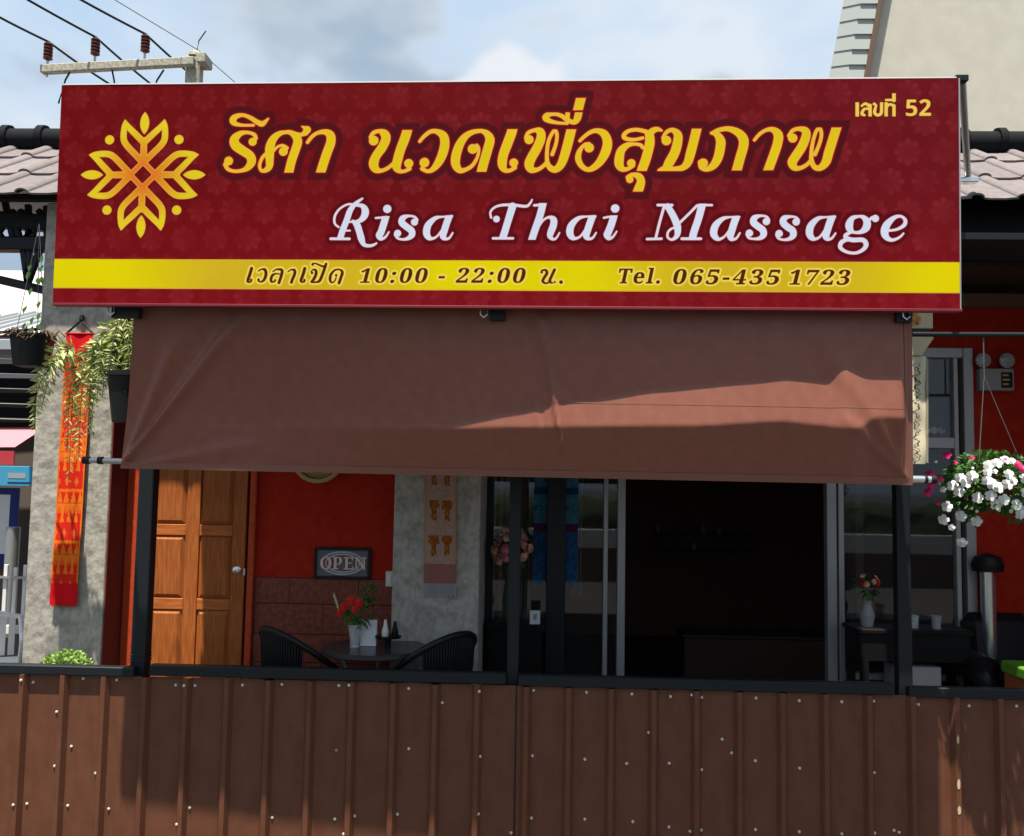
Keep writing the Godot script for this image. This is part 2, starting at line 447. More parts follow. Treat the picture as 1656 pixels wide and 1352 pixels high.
const WHITE_TEXT := [[-1,363,720,269,3.9,704,281,8.8,692,297,12.7,685,319,13.6,677,340,13.6,671,360,13.6,668,368,13.6],[-1,9999,649,362,5.5,692,362,5.5],[-1,9999,706,284,4.9,688,282,4.3,670,291,4.3,659,305,4.9,656,319,4.9,659,329,4.3,667,335,3.9],[-1,9999,706,284,5.8,720,286,9.7,727,296,15.6,726,308,15.6,717,319,10.7,703,323,4.9,691,323,3.5],[-1,9999,699,321,5.8,709,330,14.6,715,346,14.6,720,362,14.6,726,375,8.8,738,378,6.8,748,376,5.5,755,372,3.5],[-1,9999,679,343,3.9,693,343,3.5],[-1,9999,778,293,18.5],[-1,9999,752,314,4.3,764,313,4.3,776,311,3.5],[310,9999,777,304,15.6,771,326,15.6,765,346,15.6,761,354,15.2,765,362,7.8,775,358,4.9,783,346,3.1],[-1,9999,841,323,15.6],[-1,9999,848,318,3.9,841,311,4.7,827,309,5.5,814,314,12.7,812,324,14.6,823,334,14.6,834,342,14.6,836,352,13.6,828,360,8.8,815,363,4.9,803,360,4.9,797,352,4.9],[-1,9999,803,349,15.6],[-1,9999,926,310,5.8,906,311,3.9,889,314,8.8,873,329,14.6,869,346,15.6,873,357,12.7,881,361,6.8,893,356,4.3,905,340,3.9],[308,9999,924,300,15.6,916,322,15.2,910,342,15.2,907,354,14.6,911,361,7.8,921,360,4.9,929,348,3.5],[-1,9999,1028,316,14.6],[-1,9999,1016,313,4.3,1014,300,4.3,1024,289,4.7,1041,284,5.5,1066,284,6.2,1094,287,5.8,1103,281,4.9,1108,272,3.1],[-1,362,1064,287,16.6,1055,318,15.6,1047,346,15.6,1043,359,15.6,1040,371,15.6],[-1,9999,1021,360,5.1,1066,360,5.1],[-1,9999,1113,285,5.1,1125,284,5.8],[280,363,1135,271,15.6,1127,306,15.6,1118,334,15.6,1110,359,15.6,1107,371,15.6],[-1,9999,1123,336,3.9,1133,320,4.3,1146,312,5.5,1157,317,13.6,1157,330,15.2,1151,347,14.6,1150,356,10.7,1157,362,5.5,1164,359,4.3,1171,347,2.9],[-1,9999,1250,310,5.8,1231,310,3.9,1213,314,8.8,1198,329,14.6,1194,345,15.6,1198,356,12.7,1206,360,6.8,1218,355,4.3,1229,339,3.9],[308,9999,1248,300,15.6,1240,322,15.2,1234,341,15.2,1231,353,14.6,1235,360,7.8,1245,359,4.9,1253,347,3.5],[-1,9999,1295,292,18.5],[-1,9999,1270,313,4.3,1281,311,4.3,1293,310,3.5],[308,9999,1294,302,15.6,1288,325,15.6,1281,344,15.6,1278,352,15.2,1282,360,7.8,1291,356,4.9,1299,344,3.1],[-1,9999,1390,284,5.5,1422,284,5.5],[-1,9999,1404,288,5.5,1394,325,5.5,1386,360,5.5],[-1,9999,1367,361,5.1,1399,360,5.1],[-1,9999,1412,287,13.6,1424,307,14.6,1433,328,15.6,1435,344,13.6,1432,355,9.7,1422,362,5.1,1413,357,4.7,1413,346,4.7,1420,338,4.7,1428,335,3.9],[-1,9999,1440,323,5.1,1460,303,5.1,1477,285,5.1],[281,363,1490,276,16.6,1481,313,15.6,1471,344,15.6,1467,361,15.6,1465,369,15.6],[-1,9999,1482,284,5.1,1510,284,4.7],[-1,9999,1444,360,5.5,1486,360,5.5],[-1,9999,1569,311,5.8,1551,311,3.9,1534,315,8.8,1519,329,14.6,1514,346,15.6,1518,356,12.7,1526,361,6.8,1538,355,4.3,1549,340,3.9],[309,9999,1568,301,15.6,1560,322,15.2,1554,342,15.2,1551,353,14.6,1554,361,7.8,1564,359,4.9,1572,347,3.5],[-1,9999,1630,321,15.6],[-1,9999,1636,317,3.9,1630,310,4.7,1617,308,5.5,1604,313,12.7,1602,323,14.6,1612,332,14.6,1622,340,14.6,1624,350,13.6,1617,358,8.8,1604,360,4.9,1592,358,4.9,1587,350,4.9],[-1,9999,1593,347,15.6],[-1,9999,1695,322,15.6],[-1,9999,1701,318,3.9,1695,312,4.7,1682,310,5.5,1669,314,12.7,1667,324,14.6,1677,334,14.6,1687,341,14.6,1689,351,13.6,1682,359,8.8,1669,362,4.9,1657,359,4.9,1652,351,4.9],[-1,9999,1658,348,15.6],[-1,9999,1779,310,5.8,1760,311,3.9,1743,314,8.8,1728,329,14.6,1724,345,15.6,1728,356,12.7,1736,360,6.8,1747,355,4.3,1758,339,3.9],[309,9999,1777,301,15.6,1769,322,15.2,1763,341,15.2,1760,353,14.6,1764,360,7.8,1773,358,4.9,1781,347,3.5],[-1,9999,1833,309,4.9,1818,313,9.7,1811,326,16.0,1812,338,14.0,1821,345,5.8,1836,344,8.8,1847,335,15.6,1849,322,15.2,1842,312,9.7,1833,309,4.9],[-1,9999,1853,318,5.8,1860,312,5.8],[-1,9999,1867,314,15.6],[-1,9999,1814,345,5.8,1803,351,7.8,1805,358,9.7,1819,362,9.7,1840,362,9.7,1847,372,10.1,1841,383,7.8,1825,391,6.2,1806,389,6.2,1793,381,7.8,1791,374,8.8,1795,366,8.8,1806,361,7.8],[-1,9999,1897,341,4.9,1914,338,5.5,1929,329,7.8,1932,318,7.4,1923,309,5.5,1908,312,8.8,1892,328,15.6,1887,345,16.6,1892,357,11.7,1904,362,6.8,1919,356,4.9,1928,347,3.5]]
const BROWN := [[-1,9999,467,431,6.9,463,446,6.9,459,459,6.4,461,463,4.0,467,462,3.0],[-1,9999,467,458,5.8],[-1,9999,483,437,2.7,490,433,3.0,498,434,6.1,501,444,6.9,497,457,6.1,490,462,3.4,483,460,3.0],[-1,9999,484,457,5.5],[-1,9999,517,438,2.4,526,433,3.4,538,435,6.1,537,447,6.4,533,460,6.4,532,464,6.4],[-1,9999,536,445,2.4,525,443,3.0,516,447,5.8,513,457,6.1,515,462,4.3,522,461,3.0],[-1,9999,523,458,4.6],[-1,9999,552,439,2.4,559,434,3.0,567,435,5.8,568,443,6.4,563,456,6.4,561,463,6.4],[-1,9999,608,441,5.5],[-1,9999,606,438,2.4,611,433,3.0,617,436,5.8,617,445,6.4,612,456,6.1,607,462,4.0,618,462,3.7,626,459,6.1,632,445,6.4,637,430,6.4,640,420,5.5],[-1,9999,609,422,5.2],[-1,9999,608,420,3.0,615,419,3.0,625,423,3.7,634,426,4.3,640,421,3.7],[-1,9999,664,446,5.5],[-1,9999,664,451,2.4,661,459,2.7,654,463,3.4,650,456,5.8,652,444,5.8,661,434,4.0,672,433,3.7,678,439,6.4,675,451,6.4,671,464,6.4],[-1,9999,591,431,6.9,587,446,6.9,583,458,6.4,585,462,4.0,591,462,3.0],[-1,9999,591,458,5.8],[-1,9999,1132,437,5.3],[-1,9999,1132,433,3.0,1141,432,4.7,1144,439,5.9,1137,451,5.9,1135,458,5.3,1143,462,3.6,1153,456,3.0],[-1,9999,1161,431,5.9,1154,447,5.9,1150,458,5.3,1157,461,3.0],[-1,9999,1162,459,4.4],[-1,9999,1176,459,7.7]]
const NUMBER := [[53,85,1828,47,7.9,1828,88,7.9],[-1,9999,1838,61,5.1,1846,56,6.1,1855,62,7.6],[-1,85,1856,60,7.6,1856,88,7.6],[-1,9999,1855,68,5.1,1844,68,5.7,1839,75,7.0,1839,80,7.0,1844,82,5.1],[-1,9999,1865,57,6.6,1869,60,5.1,1867,68,6.4,1866,77,7.0,1872,82,6.4,1880,78,7.0,1881,63,7.0],[53,9999,1881,50,7.0,1881,66,7.0],[53,85,1891,50,7.4,1891,88,7.4],[-1,9999,1892,64,5.7,1898,58,5.7,1906,60,6.6],[-1,85,1908,61,7.1,1908,88,7.4],[-1,9999,1891,48,5.3,1909,48,5.3],[33,9999,1908,29,7.9,1908,49,7.9]]

func smooth_pts(a: Array, sub := 4) -> Array:
	var n: int = a.size() / 3
	var p := []
	for i in n:
		p.append(Vector3(a[3 * i], a[3 * i + 1], a[3 * i + 2]))
	if n < 3:
		return p
	var out := []
	for i in n - 1:
		var p0: Vector3 = p[maxi(i - 1, 0)]
		var p3: Vector3 = p[mini(i + 2, n - 1)]
		for k in sub:
			out.append(p[i].cubic_interpolate(p[i + 1], p0, p3, float(k) / sub))
	out.append(p[n - 1])
	return out

func ink(f: PackedFloat32Array, pts: Array, top: float, bot: float, pad: float) -> PackedFloat32Array:
	for i in maxi(pts.size() - 1, 1):
		var a: Vector3 = pts[i]
		var b: Vector3 = pts[mini(i + 1, pts.size() - 1)]
		var ra := maxf(a.z, 1.0) * 0.5
		var rb := maxf(b.z, 1.0) * 0.5
		var rm := maxf(ra, rb) + pad
		var x0 := clampi(int(minf(a.x, b.x) - rm), 0, TW - 1)
		var x1 := clampi(int(maxf(a.x, b.x) + rm) + 1, 0, TW - 1)
		var y0 := clampi(int(minf(a.y, b.y) - rm), 0, TH - 1)
		var y1 := clampi(int(maxf(a.y, b.y) + rm) + 1, 0, TH - 1)
		var dx := b.x - a.x
		var dy := b.y - a.y
		var l2 := maxf(dx * dx + dy * dy, 0.0001)
		for y in range(y0, y1 + 1):
			var clip := maxf(top - y, y - bot)
			var row := y * TW
			for x in range(x0, x1 + 1):
				var px := x - a.x
				var py := y - a.y
				var t := clampf((px * dx + py * dy) / l2, 0.0, 1.0)
				px -= dx * t
				py -= dy * t
				var d := maxf(sqrt(px * px + py * py) - (ra + (rb - ra) * t), clip)
				if d < f[row + x]:
					f[row + x] = d
	return f

# a line of type from a font's own outlines, slanted, fitted between x0 and x1 on the baseline
func type_set(f: PackedFloat32Array, text: String, font_name: String, x0: float, x1: float, base0: float, base1: float, cap: float, slant: float, pad: float, spacing := 0.0) -> PackedFloat32Array:
	var font := SystemFont.new()
	font.font_names = PackedStringArray([font_name])
	font.font_weight = 700
	var ts := TextServerManager.get_primary_interface()
	var rid: RID = font.get_rids()[0]
	var size := 128
	var sets := []
	var pen := 0.0
	var lo := 1e9
	var hi := -1e9
	for ch in text:
		var gi := ts.font_get_glyph_index(rid, size, ch.unicode_at(0), 0)
		var c := ts.font_get_glyph_contours(rid, size, gi)
		var from := 0
		for last in c.contours:
			var poly := []
			for k in range(from, last + 1):
				var q: Vector3 = c.points[k]
				var v := Vector2(pen + q.x - q.y * slant, q.y)
				lo = minf(lo, v.x)
				hi = maxf(hi, v.x)
				poly.append(v)
			from = last + 1
			sets.append(poly)
		pen += ts.font_get_glyph_advance(rid, size, gi).x + spacing * size
	var sx := (x1 - x0) / (hi - lo)
	var sy := cap / (0.714 * size)
	for i in sets.size():
		for k in sets[i].size():
			var v: Vector2 = sets[i][k]
			var X := x0 + (v.x - lo) * sx
			sets[i][k] = Vector2(X, lerpf(base0, base1, (X - x0) / (x1 - x0)) + v.y * sy)
	# outline distance, then inside by even-odd crossings
	var bx0 := int(x0 - pad - 2)
	var bx1 := mini(int(x1 + pad + 2), TW - 1)
	var by0 := maxi(int(minf(base0, base1) - cap * 1.15 - pad), 0)
	var by1 := mini(int(maxf(base0, base1) + cap * 0.3 + pad), TH - 1)
	var w := bx1 - bx0 + 1
	var g := PackedFloat32Array()
	g.resize(w * (by1 - by0 + 1))
	g.fill(99.0)
	for poly in sets:
		for k in poly.size():
			var a: Vector2 = poly[k]
			var b: Vector2 = poly[(k + 1) % poly.size()]
			var d := b - a
			var l2 := maxf(d.length_squared(), 0.0001)
			for y in range(maxi(int(minf(a.y, b.y) - pad), by0), mini(int(maxf(a.y, b.y) + pad) + 1, by1) + 1):
				for x in range(maxi(int(minf(a.x, b.x) - pad), bx0), mini(int(maxf(a.x, b.x) + pad) + 1, bx1) + 1):
					var p := Vector2(x, y) - a
					var t := clampf(p.dot(d) / l2, 0.0, 1.0)
					var dist := (p - d * t).length()
					var at := (y - by0) * w + x - bx0
					if dist < g[at]:
						g[at] = dist
	for y in range(by0, by1 + 1):
		var xs := []
		for poly in sets:
			for k in poly.size():
				var a: Vector2 = poly[k]
				var b: Vector2 = poly[(k + 1) % poly.size()]
				if (a.y > y) != (b.y > y):
					xs.append(a.x + (y - a.y) / (b.y - a.y) * (b.x - a.x))
		xs.sort()
		for k in range(0, xs.size() - 1, 2):
			for x in range(int(ceil(xs[k])), int(floor(xs[k + 1])) + 1):
				var at := (y - by0) * w + x - bx0
				g[at] = -g[at]
		for x in range(bx0, bx1 + 1):
			var v := g[(y - by0) * w + x - bx0]
			if v < f[y * TW + x]:
				f[y * TW + x] = v
	return f

func blank() -> PackedFloat32Array:
	var f := PackedFloat32Array()
	f.resize(TW * TH)
	f.fill(99.0)
	return f

func cover(d: float, edge: float) -> float:
	return clampf(edge - d + 0.5, 0.0, 1.0)

func sign_image() -> Image:
	var gold := blank()
	for s in GOLD:
		gold = ink(gold, smooth_pts(s.slice(2)), s[0], s[1], 20.0)
	var white := blank()
	for s in WHITE_TEXT:
		white = ink(white, smooth_pts(s.slice(2)), s[0], s[1], 13.0)
	var brown := blank()
	for s in BROWN:
		brown = ink(brown, smooth_pts(s.slice(2)), s[0], s[1], 6.0)
	brown = type_set(brown, "10:00 - 22:00", "Droid Serif", 719, 1096, 463, 461, 33, 0.2, 6.0, 0.10)
	brown = type_set(brown, "Tel.", "Droid Serif", 1305, 1396, 461, 461, 33, 0.2, 6.0, 0.08)
	brown = type_set(brown, "065-435", "Droid Serif", 1426, 1661, 462, 462, 33, 0.2, 6.0, 0.10)
	brown = type_set(brown, "1723", "Droid Serif", 1681, 1813, 462, 462, 33, 0.2, 6.0, 0.08)
	var number := blank()
	for s in NUMBER:
		number = ink(number, smooth_pts(s.slice(2)), s[0], s[1], 4.0)
	number = type_set(number, "52", "Droid Sans", 1934, 1988, 84, 84, 36.5, 0.0, 4.0)
	var logo := blank()
	var c := Vector2(203, 213)
	var k := 0.24
	var arms := [
		[487, 150, 12, 480, 215, 52, 478, 330, 60, 512, 398, 60, 600, 487, 60, 683, 570, 60],
		[487, 150, 12, 525, 218, 52, 600, 292, 60, 676, 366, 60],
		[879, 150, 12, 886, 215, 52, 888, 330, 60, 854, 398, 60, 766, 487, 60, 683, 570, 60],
		[879, 150, 12, 841, 218, 52, 766, 292, 60, 690, 366, 60],
		[683, 350, 60, 683, 560, 66],
		[683, 560, 50, 810, 687, 50],
		[683, 75, 6, 683, 125, 64, 683, 180, 88, 683, 235, 64, 683, 285, 6],
		[1028, 342, 88]]
	for turn in 4:
		for arm in arms:
			var q := smooth_pts(arm)
			for i in q.size():
				var v := (Vector2(q[i].x, q[i].y) - Vector2(683, 687)).rotated(turn * PI / 2) * k
				q[i] = Vector3(c.x + v.x, c.y + v.y, q[i].z * k)
			logo = ink(logo, q, -1, 9999, 4.0)
	var im := Image.create(TW, TH, false, Image.FORMAT_RGB8)
	var blotch := FastNoiseLite.new()
	blotch.seed = 4
	blotch.frequency = 0.012
	blotch.fractal_octaves = 4
	for y in TH:
		for x in TW:
			var u := float(x) / TW
			var v := float(y) / TH
			var i := y * TW + x
			# dark red ground with a woven lattice of pale rosettes
			var col := Color(0.425, 0.030, 0.048).lerp(Color(0.425, 0.072, 0.105), u)
			col = col.lerp(Color(0.50, 0.06, 0.10), clampf(v * 1.6 - 0.75, 0.0, 1.0))
			var row := floori(y / 66.0)
			var rx := fposmod(x + (row % 2) * 38.0, 76.0) - 38.0
			var ry := fposmod(float(y), 66.0) - 33.0
			var rr := sqrt(rx * rx + ry * ry)
			var petals := 0.5 + 0.5 * cos(atan2(ry, rx) * 8.0)
			var rose := clampf((27.0 + petals * 5.0 - rr) * 0.4, 0.0, 1.0) * (0.55 + 0.45 * petals * clampf(rr / 12.0 - 0.4, 0.0, 1.0))
			var soft := 0.6 + 0.8 * blotch.get_noise_2d(x, y)
			col = col.lerp(Color(0.60, 0.24, 0.27), rose * 0.36 * clampf(soft, 0.0, 1.0))
			if y > 410 and y < 480:
				var g := 0.5 + 0.5 * cos((u - 0.005) * TAU / 0.525)
				col = Color(0.82, 0.70, 0.13).lerp(Color(0.89, 0.83, 0.0), smoothstep(0.15, 0.9, g))
				if y < 413 or y > 476:
					col = col.lerp(Color(0.86, 0.68, 0.25), 0.7)
			var d := logo[i]
			if d < 5.0:
				col = col.lerp(Color(0.36, 0.04, 0.05), cover(d, 2.2) * 0.7)
				var far := clampf((Vector2(x, y).distance_to(c) - 22.0) / 90.0, 0.0, 1.0)
				col = col.lerp(Color(0.88, 0.46, 0.14).lerp(Color(0.89, 0.80, 0.12), far), cover(d, 0.6))
				col = col.lerp(Color(0.93, 0.68, 0.32), cover(d, 0.6) * cover(-d, 1.6) * 0.7)
			d = white[i]
			if d < 13.0:
				col = col.lerp(Color(0.35, 0.025, 0.075), clampf((12.0 - d) / 4.5, 0.0, 1.0) * 0.9)
				col = col.lerp(Color(0.83, 0.88, 0.98), cover(d, 0.4))
				col = col.lerp(Color(0.97, 0.83, 0.86), cover(d, 0.4) * cover(-d, 1.7) * 0.8)
			d = gold[i]
			if d < 20.0:
				col = col.lerp(Color(0.30, 0.055, 0.095), clampf((18.5 - d) / 3.5, 0.0, 1.0) * 0.92)
				col = col.lerp(Color(0.60, 0.02, 0.0), clampf((5.5 - d) / 3.5, 0.0, 1.0) * 0.85)
				col = col.lerp(Color(0.885, 0.775, 0.08), cover(d, 0.5))
				col = col.lerp(Color(0.95, 0.71, 0.33), cover(d, 0.8) * cover(-d, 2.2) * 0.85)
			d = brown[i]
			if d < 6.0:
				col = col.lerp(Color(0.95, 0.84, 0.36), clampf((5.2 - d) / 1.5, 0.0, 1.0))
				col = col.lerp(Color(0.30, 0.14, 0.0), cover(d, 0.2))
			d = number[i]
			if d < 4.0:
				col = col.lerp(Color(0.36, 0.08, 0.02), clampf((3.0 - d) / 2.0, 0.0, 1.0) * 0.8)
				col = col.lerp(Color(0.95, 0.80, 0.36), cover(d, 0.2))
			im.set_pixel(x, y, col)
	return im

# ---------------------------------------------------------------- woven cloth prints
func scarf_image() -> Image:
	var w := 96
	var h := 900
	var im := Image.create(w, h, false, Image.FORMAT_RGB8)
	var red := Color(0.86, 0.08, 0.06)
	var orange := Color(0.96, 0.56, 0.08)
	var n := FastNoiseLite.new()
	n.seed = 71
	n.frequency = 0.16
	for y in h:
		for x in w:
			var col := red
			var jx := x + 3.5 * n.get_noise_2d(x * 0.9, y * 0.9 + 50.0)
			var jy := y + 5.0 * n.get_noise_2d(x * 0.9 + 90.0, y * 0.9)
			var t := fposmod(jy - 20.0, 170.0)
			var fx := absf(fposmod(jx, 24.0) - 12.0) / 12.0
			if y < 90 or y > 830:
				col = Color(0.87, 0.03, 0.09)
				if y < 90 and y > 30 and absf(x - 26.0) < 12.0 - absf(y - 58.0) * 0.35:
					col = Color(0.85, 0.30, 0.16)
			elif t < 46.0:
				# a row of peaked chedi shapes in gold thread
				col = orange if fx * 46.0 < t + 6.0 else red
				if t > 34.0 and t < 38.0:
					col = Color(0.80, 0.30, 0.06)
			elif t < 100.0:
				# standing figures in red on an orange ground
				var q := fposmod(jx, 24.0) - 12.0
				col = red if absf(q) < 8.5 - absf(t - 76.0) * 0.2 else orange
				if absf(q) < 4.0 and t < 70.0:
					col = Color(0.93, 0.45, 0.14)
			else:
				var q2 := fposmod(x + 12.0, 32.0) - 16.0
				col = Color(0.95, 0.50, 0.16) if absf(q2) + absf(t - 135.0) * 0.5 < 8.0 + 6.0 * n.get_noise_2d(x, y) else red
				if t > 160.0:
					col = orange
			if x < 5 or x > w - 6:
				col = orange if y > 90 and y < 830 else col
			col = col.lerp(Color(0.92, 0.26, 0.07), 0.30 + 0.35 * n.get_noise_2d(x * 2.3 + 9.0, y * 2.3)) if y > 90 and y < 830 else col
			col = col.darkened(0.12 * (0.5 + n.get_noise_2d(x * 1.7, y * 1.7)))
			im.set_pixel(x, y, col)
	return im

func elephant_image() -> Image:
	var w := 96
	var h := 380
	var im := Image.create(w, h, false, Image.FORMAT_RGB8)
	var n := FastNoiseLite.new()
	n.seed = 72
	n.frequency = 0.1
	for y in h:
		for x in w:
			var k := n.get_noise_2d(x, y)
			var col := Color(0.62, 0.48, 0.40).lerp(Color(0.66, 0.55, 0.52), 0.5 + k)
			if x < 8 or x > w - 9:
				col = Color(0.64, 0.50, 0.38)
			var t := fposmod(y - 30.0, 63.0) * 1.25
			if y < 345:
				# two-legged motifs in mustard thread, one row each
				var q := fposmod(x - 8.0, 40.0) - 20.0
				var body := t > 14.0 and t < 32.0 + 6.0 * k and absf(q) < 15.0 + 7.0 * k and x > 10 and x < w - 10
				var legs := t >= 30.0 and t < 58.0 + 8.0 * k and absf(absf(q) - 4.0) < 3.5 + 3.0 * k and x > 10 and x < w - 10
				if body or legs:
					col = Color(0.62, 0.36, 0.05).lerp(Color(0.45, 0.24, 0.03), 0.5 + k)
			else:
				col = Color(0.56, 0.36, 0.33)
			im.set_pixel(x, y, col)
	return im

func blue_cloth_image() -> Image:
	var w := 64
	var h := 256
	var im := Image.create(w, h, false, Image.FORMAT_RGB8)
	var n := FastNoiseLite.new()
	n.seed = 73
	n.frequency = 0.09
	for y in h:
		for x in w:
			var k := n.get_noise_2d(x * 2.0, y)
			var col := Color(0.17, 0.34, 0.42).lerp(Color(0.24, 0.44, 0.50), 0.5 + k)
			var t := fposmod(float(y), 46.0)
			if t < 9.0:
				col = Color(0.05, 0.20, 0.34)
			elif t > 22.0 and t < 30.0 and fposmod(x + floorf(k * 6.0), 9.0) < 4.0:
				col = Color(0.06, 0.26, 0.44)
			if y > 184 and y < 194:
				col = Color(0.30, 0.08, 0.22)
			if y >= 194:
				col = Color(0.08, 0.22, 0.40).lerp(Color(0.13, 0.34, 0.48), 0.5 + k)
			im.set_pixel(x, y, col)
	return im

func script_banner_image() -> Image:
	var w := 64
	var h := 320
	var im := Image.create(w, h, false, Image.FORMAT_RGB8)
	im.fill(Color(0.80, 0.77, 0.66))
	var n := FastNoiseLite.new()
	n.seed = 74
	n.frequency = 0.05
	for y in h:
		# one looping line of handwriting running down the cloth
		var t := y / 320.0 * TAU * 9.0
		for q in [[34.0 + 9.0 * sin(t) + 5.0 * sin(t * 2.3), 2.2], [36.0 + 8.0 * cos(t * 1.4), 1.4]]:
			for x in w:
				if y > 20 and absf(x - q[0]) < q[1] * (0.5 + 0.8 * absf(n.get_noise_2d(y * 3.0, 9.0)) * 2.0):
					im.set_pixel(x, y, Color(0.10, 0.09, 0.08))
	return im

func print_mat(called: String, im: Image, rough := 0.85, tone := Color.WHITE) -> StandardMaterial3D:
	var m := mat(called, tone, rough)
	m.albedo_texture = ImageTexture.create_from_image(im)
	m.texture_repeat = false
	return m

# ---------------------------------------------------------------- sky
func sky_image() -> Image:
	var w := 2048
	var h := 1024
	var im := Image.create(w, h, false, Image.FORMAT_RGB8)
	var big := FastNoiseLite.new()
	big.seed = 17
	big.frequency = 1.5
	big.fractal_octaves = 5
	big.fractal_gain = 0.5
	var veil := FastNoiseLite.new()
	veil.seed = 29
	veil.frequency = 0.9
	veil.fractal_octaves = 4
	var puff := FastNoiseLite.new()
	puff.seed = 5
	puff.frequency = 4.0
	puff.fractal_octaves = 6
	for y in h:
		var el := (0.5 - (y + 0.5) / h) * PI
		if el < -0.06:
			for x in w:
				im.set_pixel(x, y, Color(0.55, 0.57, 0.58))
			continue
		var flat := maxf(sin(el), 0.0) + 0.12
		for x in w:
			var az := wrapf((x + 0.5) / w * TAU, -PI, PI)
			var d := Vector3(sin(az) * cos(el), sin(el), -cos(az) * cos(el))
			var p := Vector3(d.x / flat, 0.0, d.z / flat) * 0.55
			var col := Color(0.80, 0.885, 0.97).lerp(Color(0.60, 0.755, 0.93), clampf(el * 0.75, 0.0, 1.0))
			var v := veil.get_noise_3d(p.x * 1.3 + 4.0, 2.0, p.z * 1.3)
			var q := puff.get_noise_3d(d.x * 1.3, d.y * 2.6, d.z * 1.3)
			# thin white veil nearly everywhere, torn into soft wisps
			col = col.lerp(Color(0.895, 0.93, 0.97), clampf(0.50 + v * 1.4 + q * 0.7, 0.0, 0.95))
			# broad slate-bottomed cloud banks; one lies ahead and to the left
			var c := big.get_noise_3d(p.x, 7.0, p.z)
			var bank := exp(-pow((az + 0.24) / 0.21, 2.0) - pow((el - 0.46) / 0.16, 2.0)) * 0.62
			var mass := c * 0.45 + bank + q * 0.48
			col = col.lerp(Color(0.765, 0.815, 0.865), smoothstep(0.12, 0.42, mass) * 0.95)
			col = col.lerp(Color(0.64, 0.725, 0.81), smoothstep(0.25, 0.62, mass + (0.45 - el) * 2.6) * 0.85)
			# sunlit heaps at the banks' edges
			var heap := exp(-pow((az + 0.045) / 0.075, 2.0) - pow((el - 0.428) / 0.040, 2.0)) * 0.75
			col = col.lerp(Color(0.935, 0.95, 0.975), smoothstep(0.34, 0.62, heap + q * 0.75 + c * 0.15) * 0.95)
			im.set_pixel(x, y, col)
	return im

# ---------------------------------------------------------------- the scene
func _ready() -> void:
	rng.seed = 20240
	# camera
	var cam := Camera3D.new()
	cam.name = "camera"
	cam.position = Vector3(0, 1.95, 0)
	cam.rotation_order = EULER_ORDER_YXZ
	cam.rotation = Vector3(deg_to_rad(4.35), deg_to_rad(2.1), 0.017)
	cam.fov = 48.519
	cam.near = 0.05
	cam.far = 400.0
	add_child(cam)
	# sky, sun, exposure
	var env := Environment.new()
	env.background_mode = Environment.BG_SKY
	var sm := PanoramaSkyMaterial.new()
	sm.panorama = ImageTexture.create_from_image(sky_image())
	sm.energy_multiplier = 1.0
	var sky := Sky.new()
	sky.sky_material = sm
	env.sky = sky
	env.background_energy_multiplier = 0.50
	env.tonemap_mode = Environment.TONE_MAPPER_LINEAR
	env.tonemap_exposure = 2.0
	env.sdfgi_enabled = true
	env.ssao_enabled = true
	env.ssil_enabled = true
	var we := WorldEnvironment.new()
	we.environment = env
	add_child(we)
	var sun := DirectionalLight3D.new()
	sun.name = "sun"
	sun.light_color = Color(1.0, 0.965, 0.90)
	sun.light_energy = 1.6
	sun.light_angular_distance = 0.53
	sun.shadow_enabled = true
	add_child(sun)
	sun.look_at_from_position(Vector3(0, 30, 0), Vector3(0, 30, 0) + Vector3(0.0602, -1.0, -0.2623), Vector3.FORWARD)
	make_materials()
	print("materials")
	setting()
	building()
	print("building")
	sign_board()
	awning()
	canopy()
	fence()
	print("front")
	terrace_furniture()
	left_side()
	right_side()
	print("sides")
	background()
	print("done")

# ---------------------------------------------------------------- ground
func setting() -> void:
	struct("road", sbox(-60, 60, -0.52, -0.32, -40, 40), M.asphalt)
	struct("terrace", sbox(-3.9, 5.2, -0.3, 0.12, -7.3, -5.96, 0.01), M.terrace_concrete)

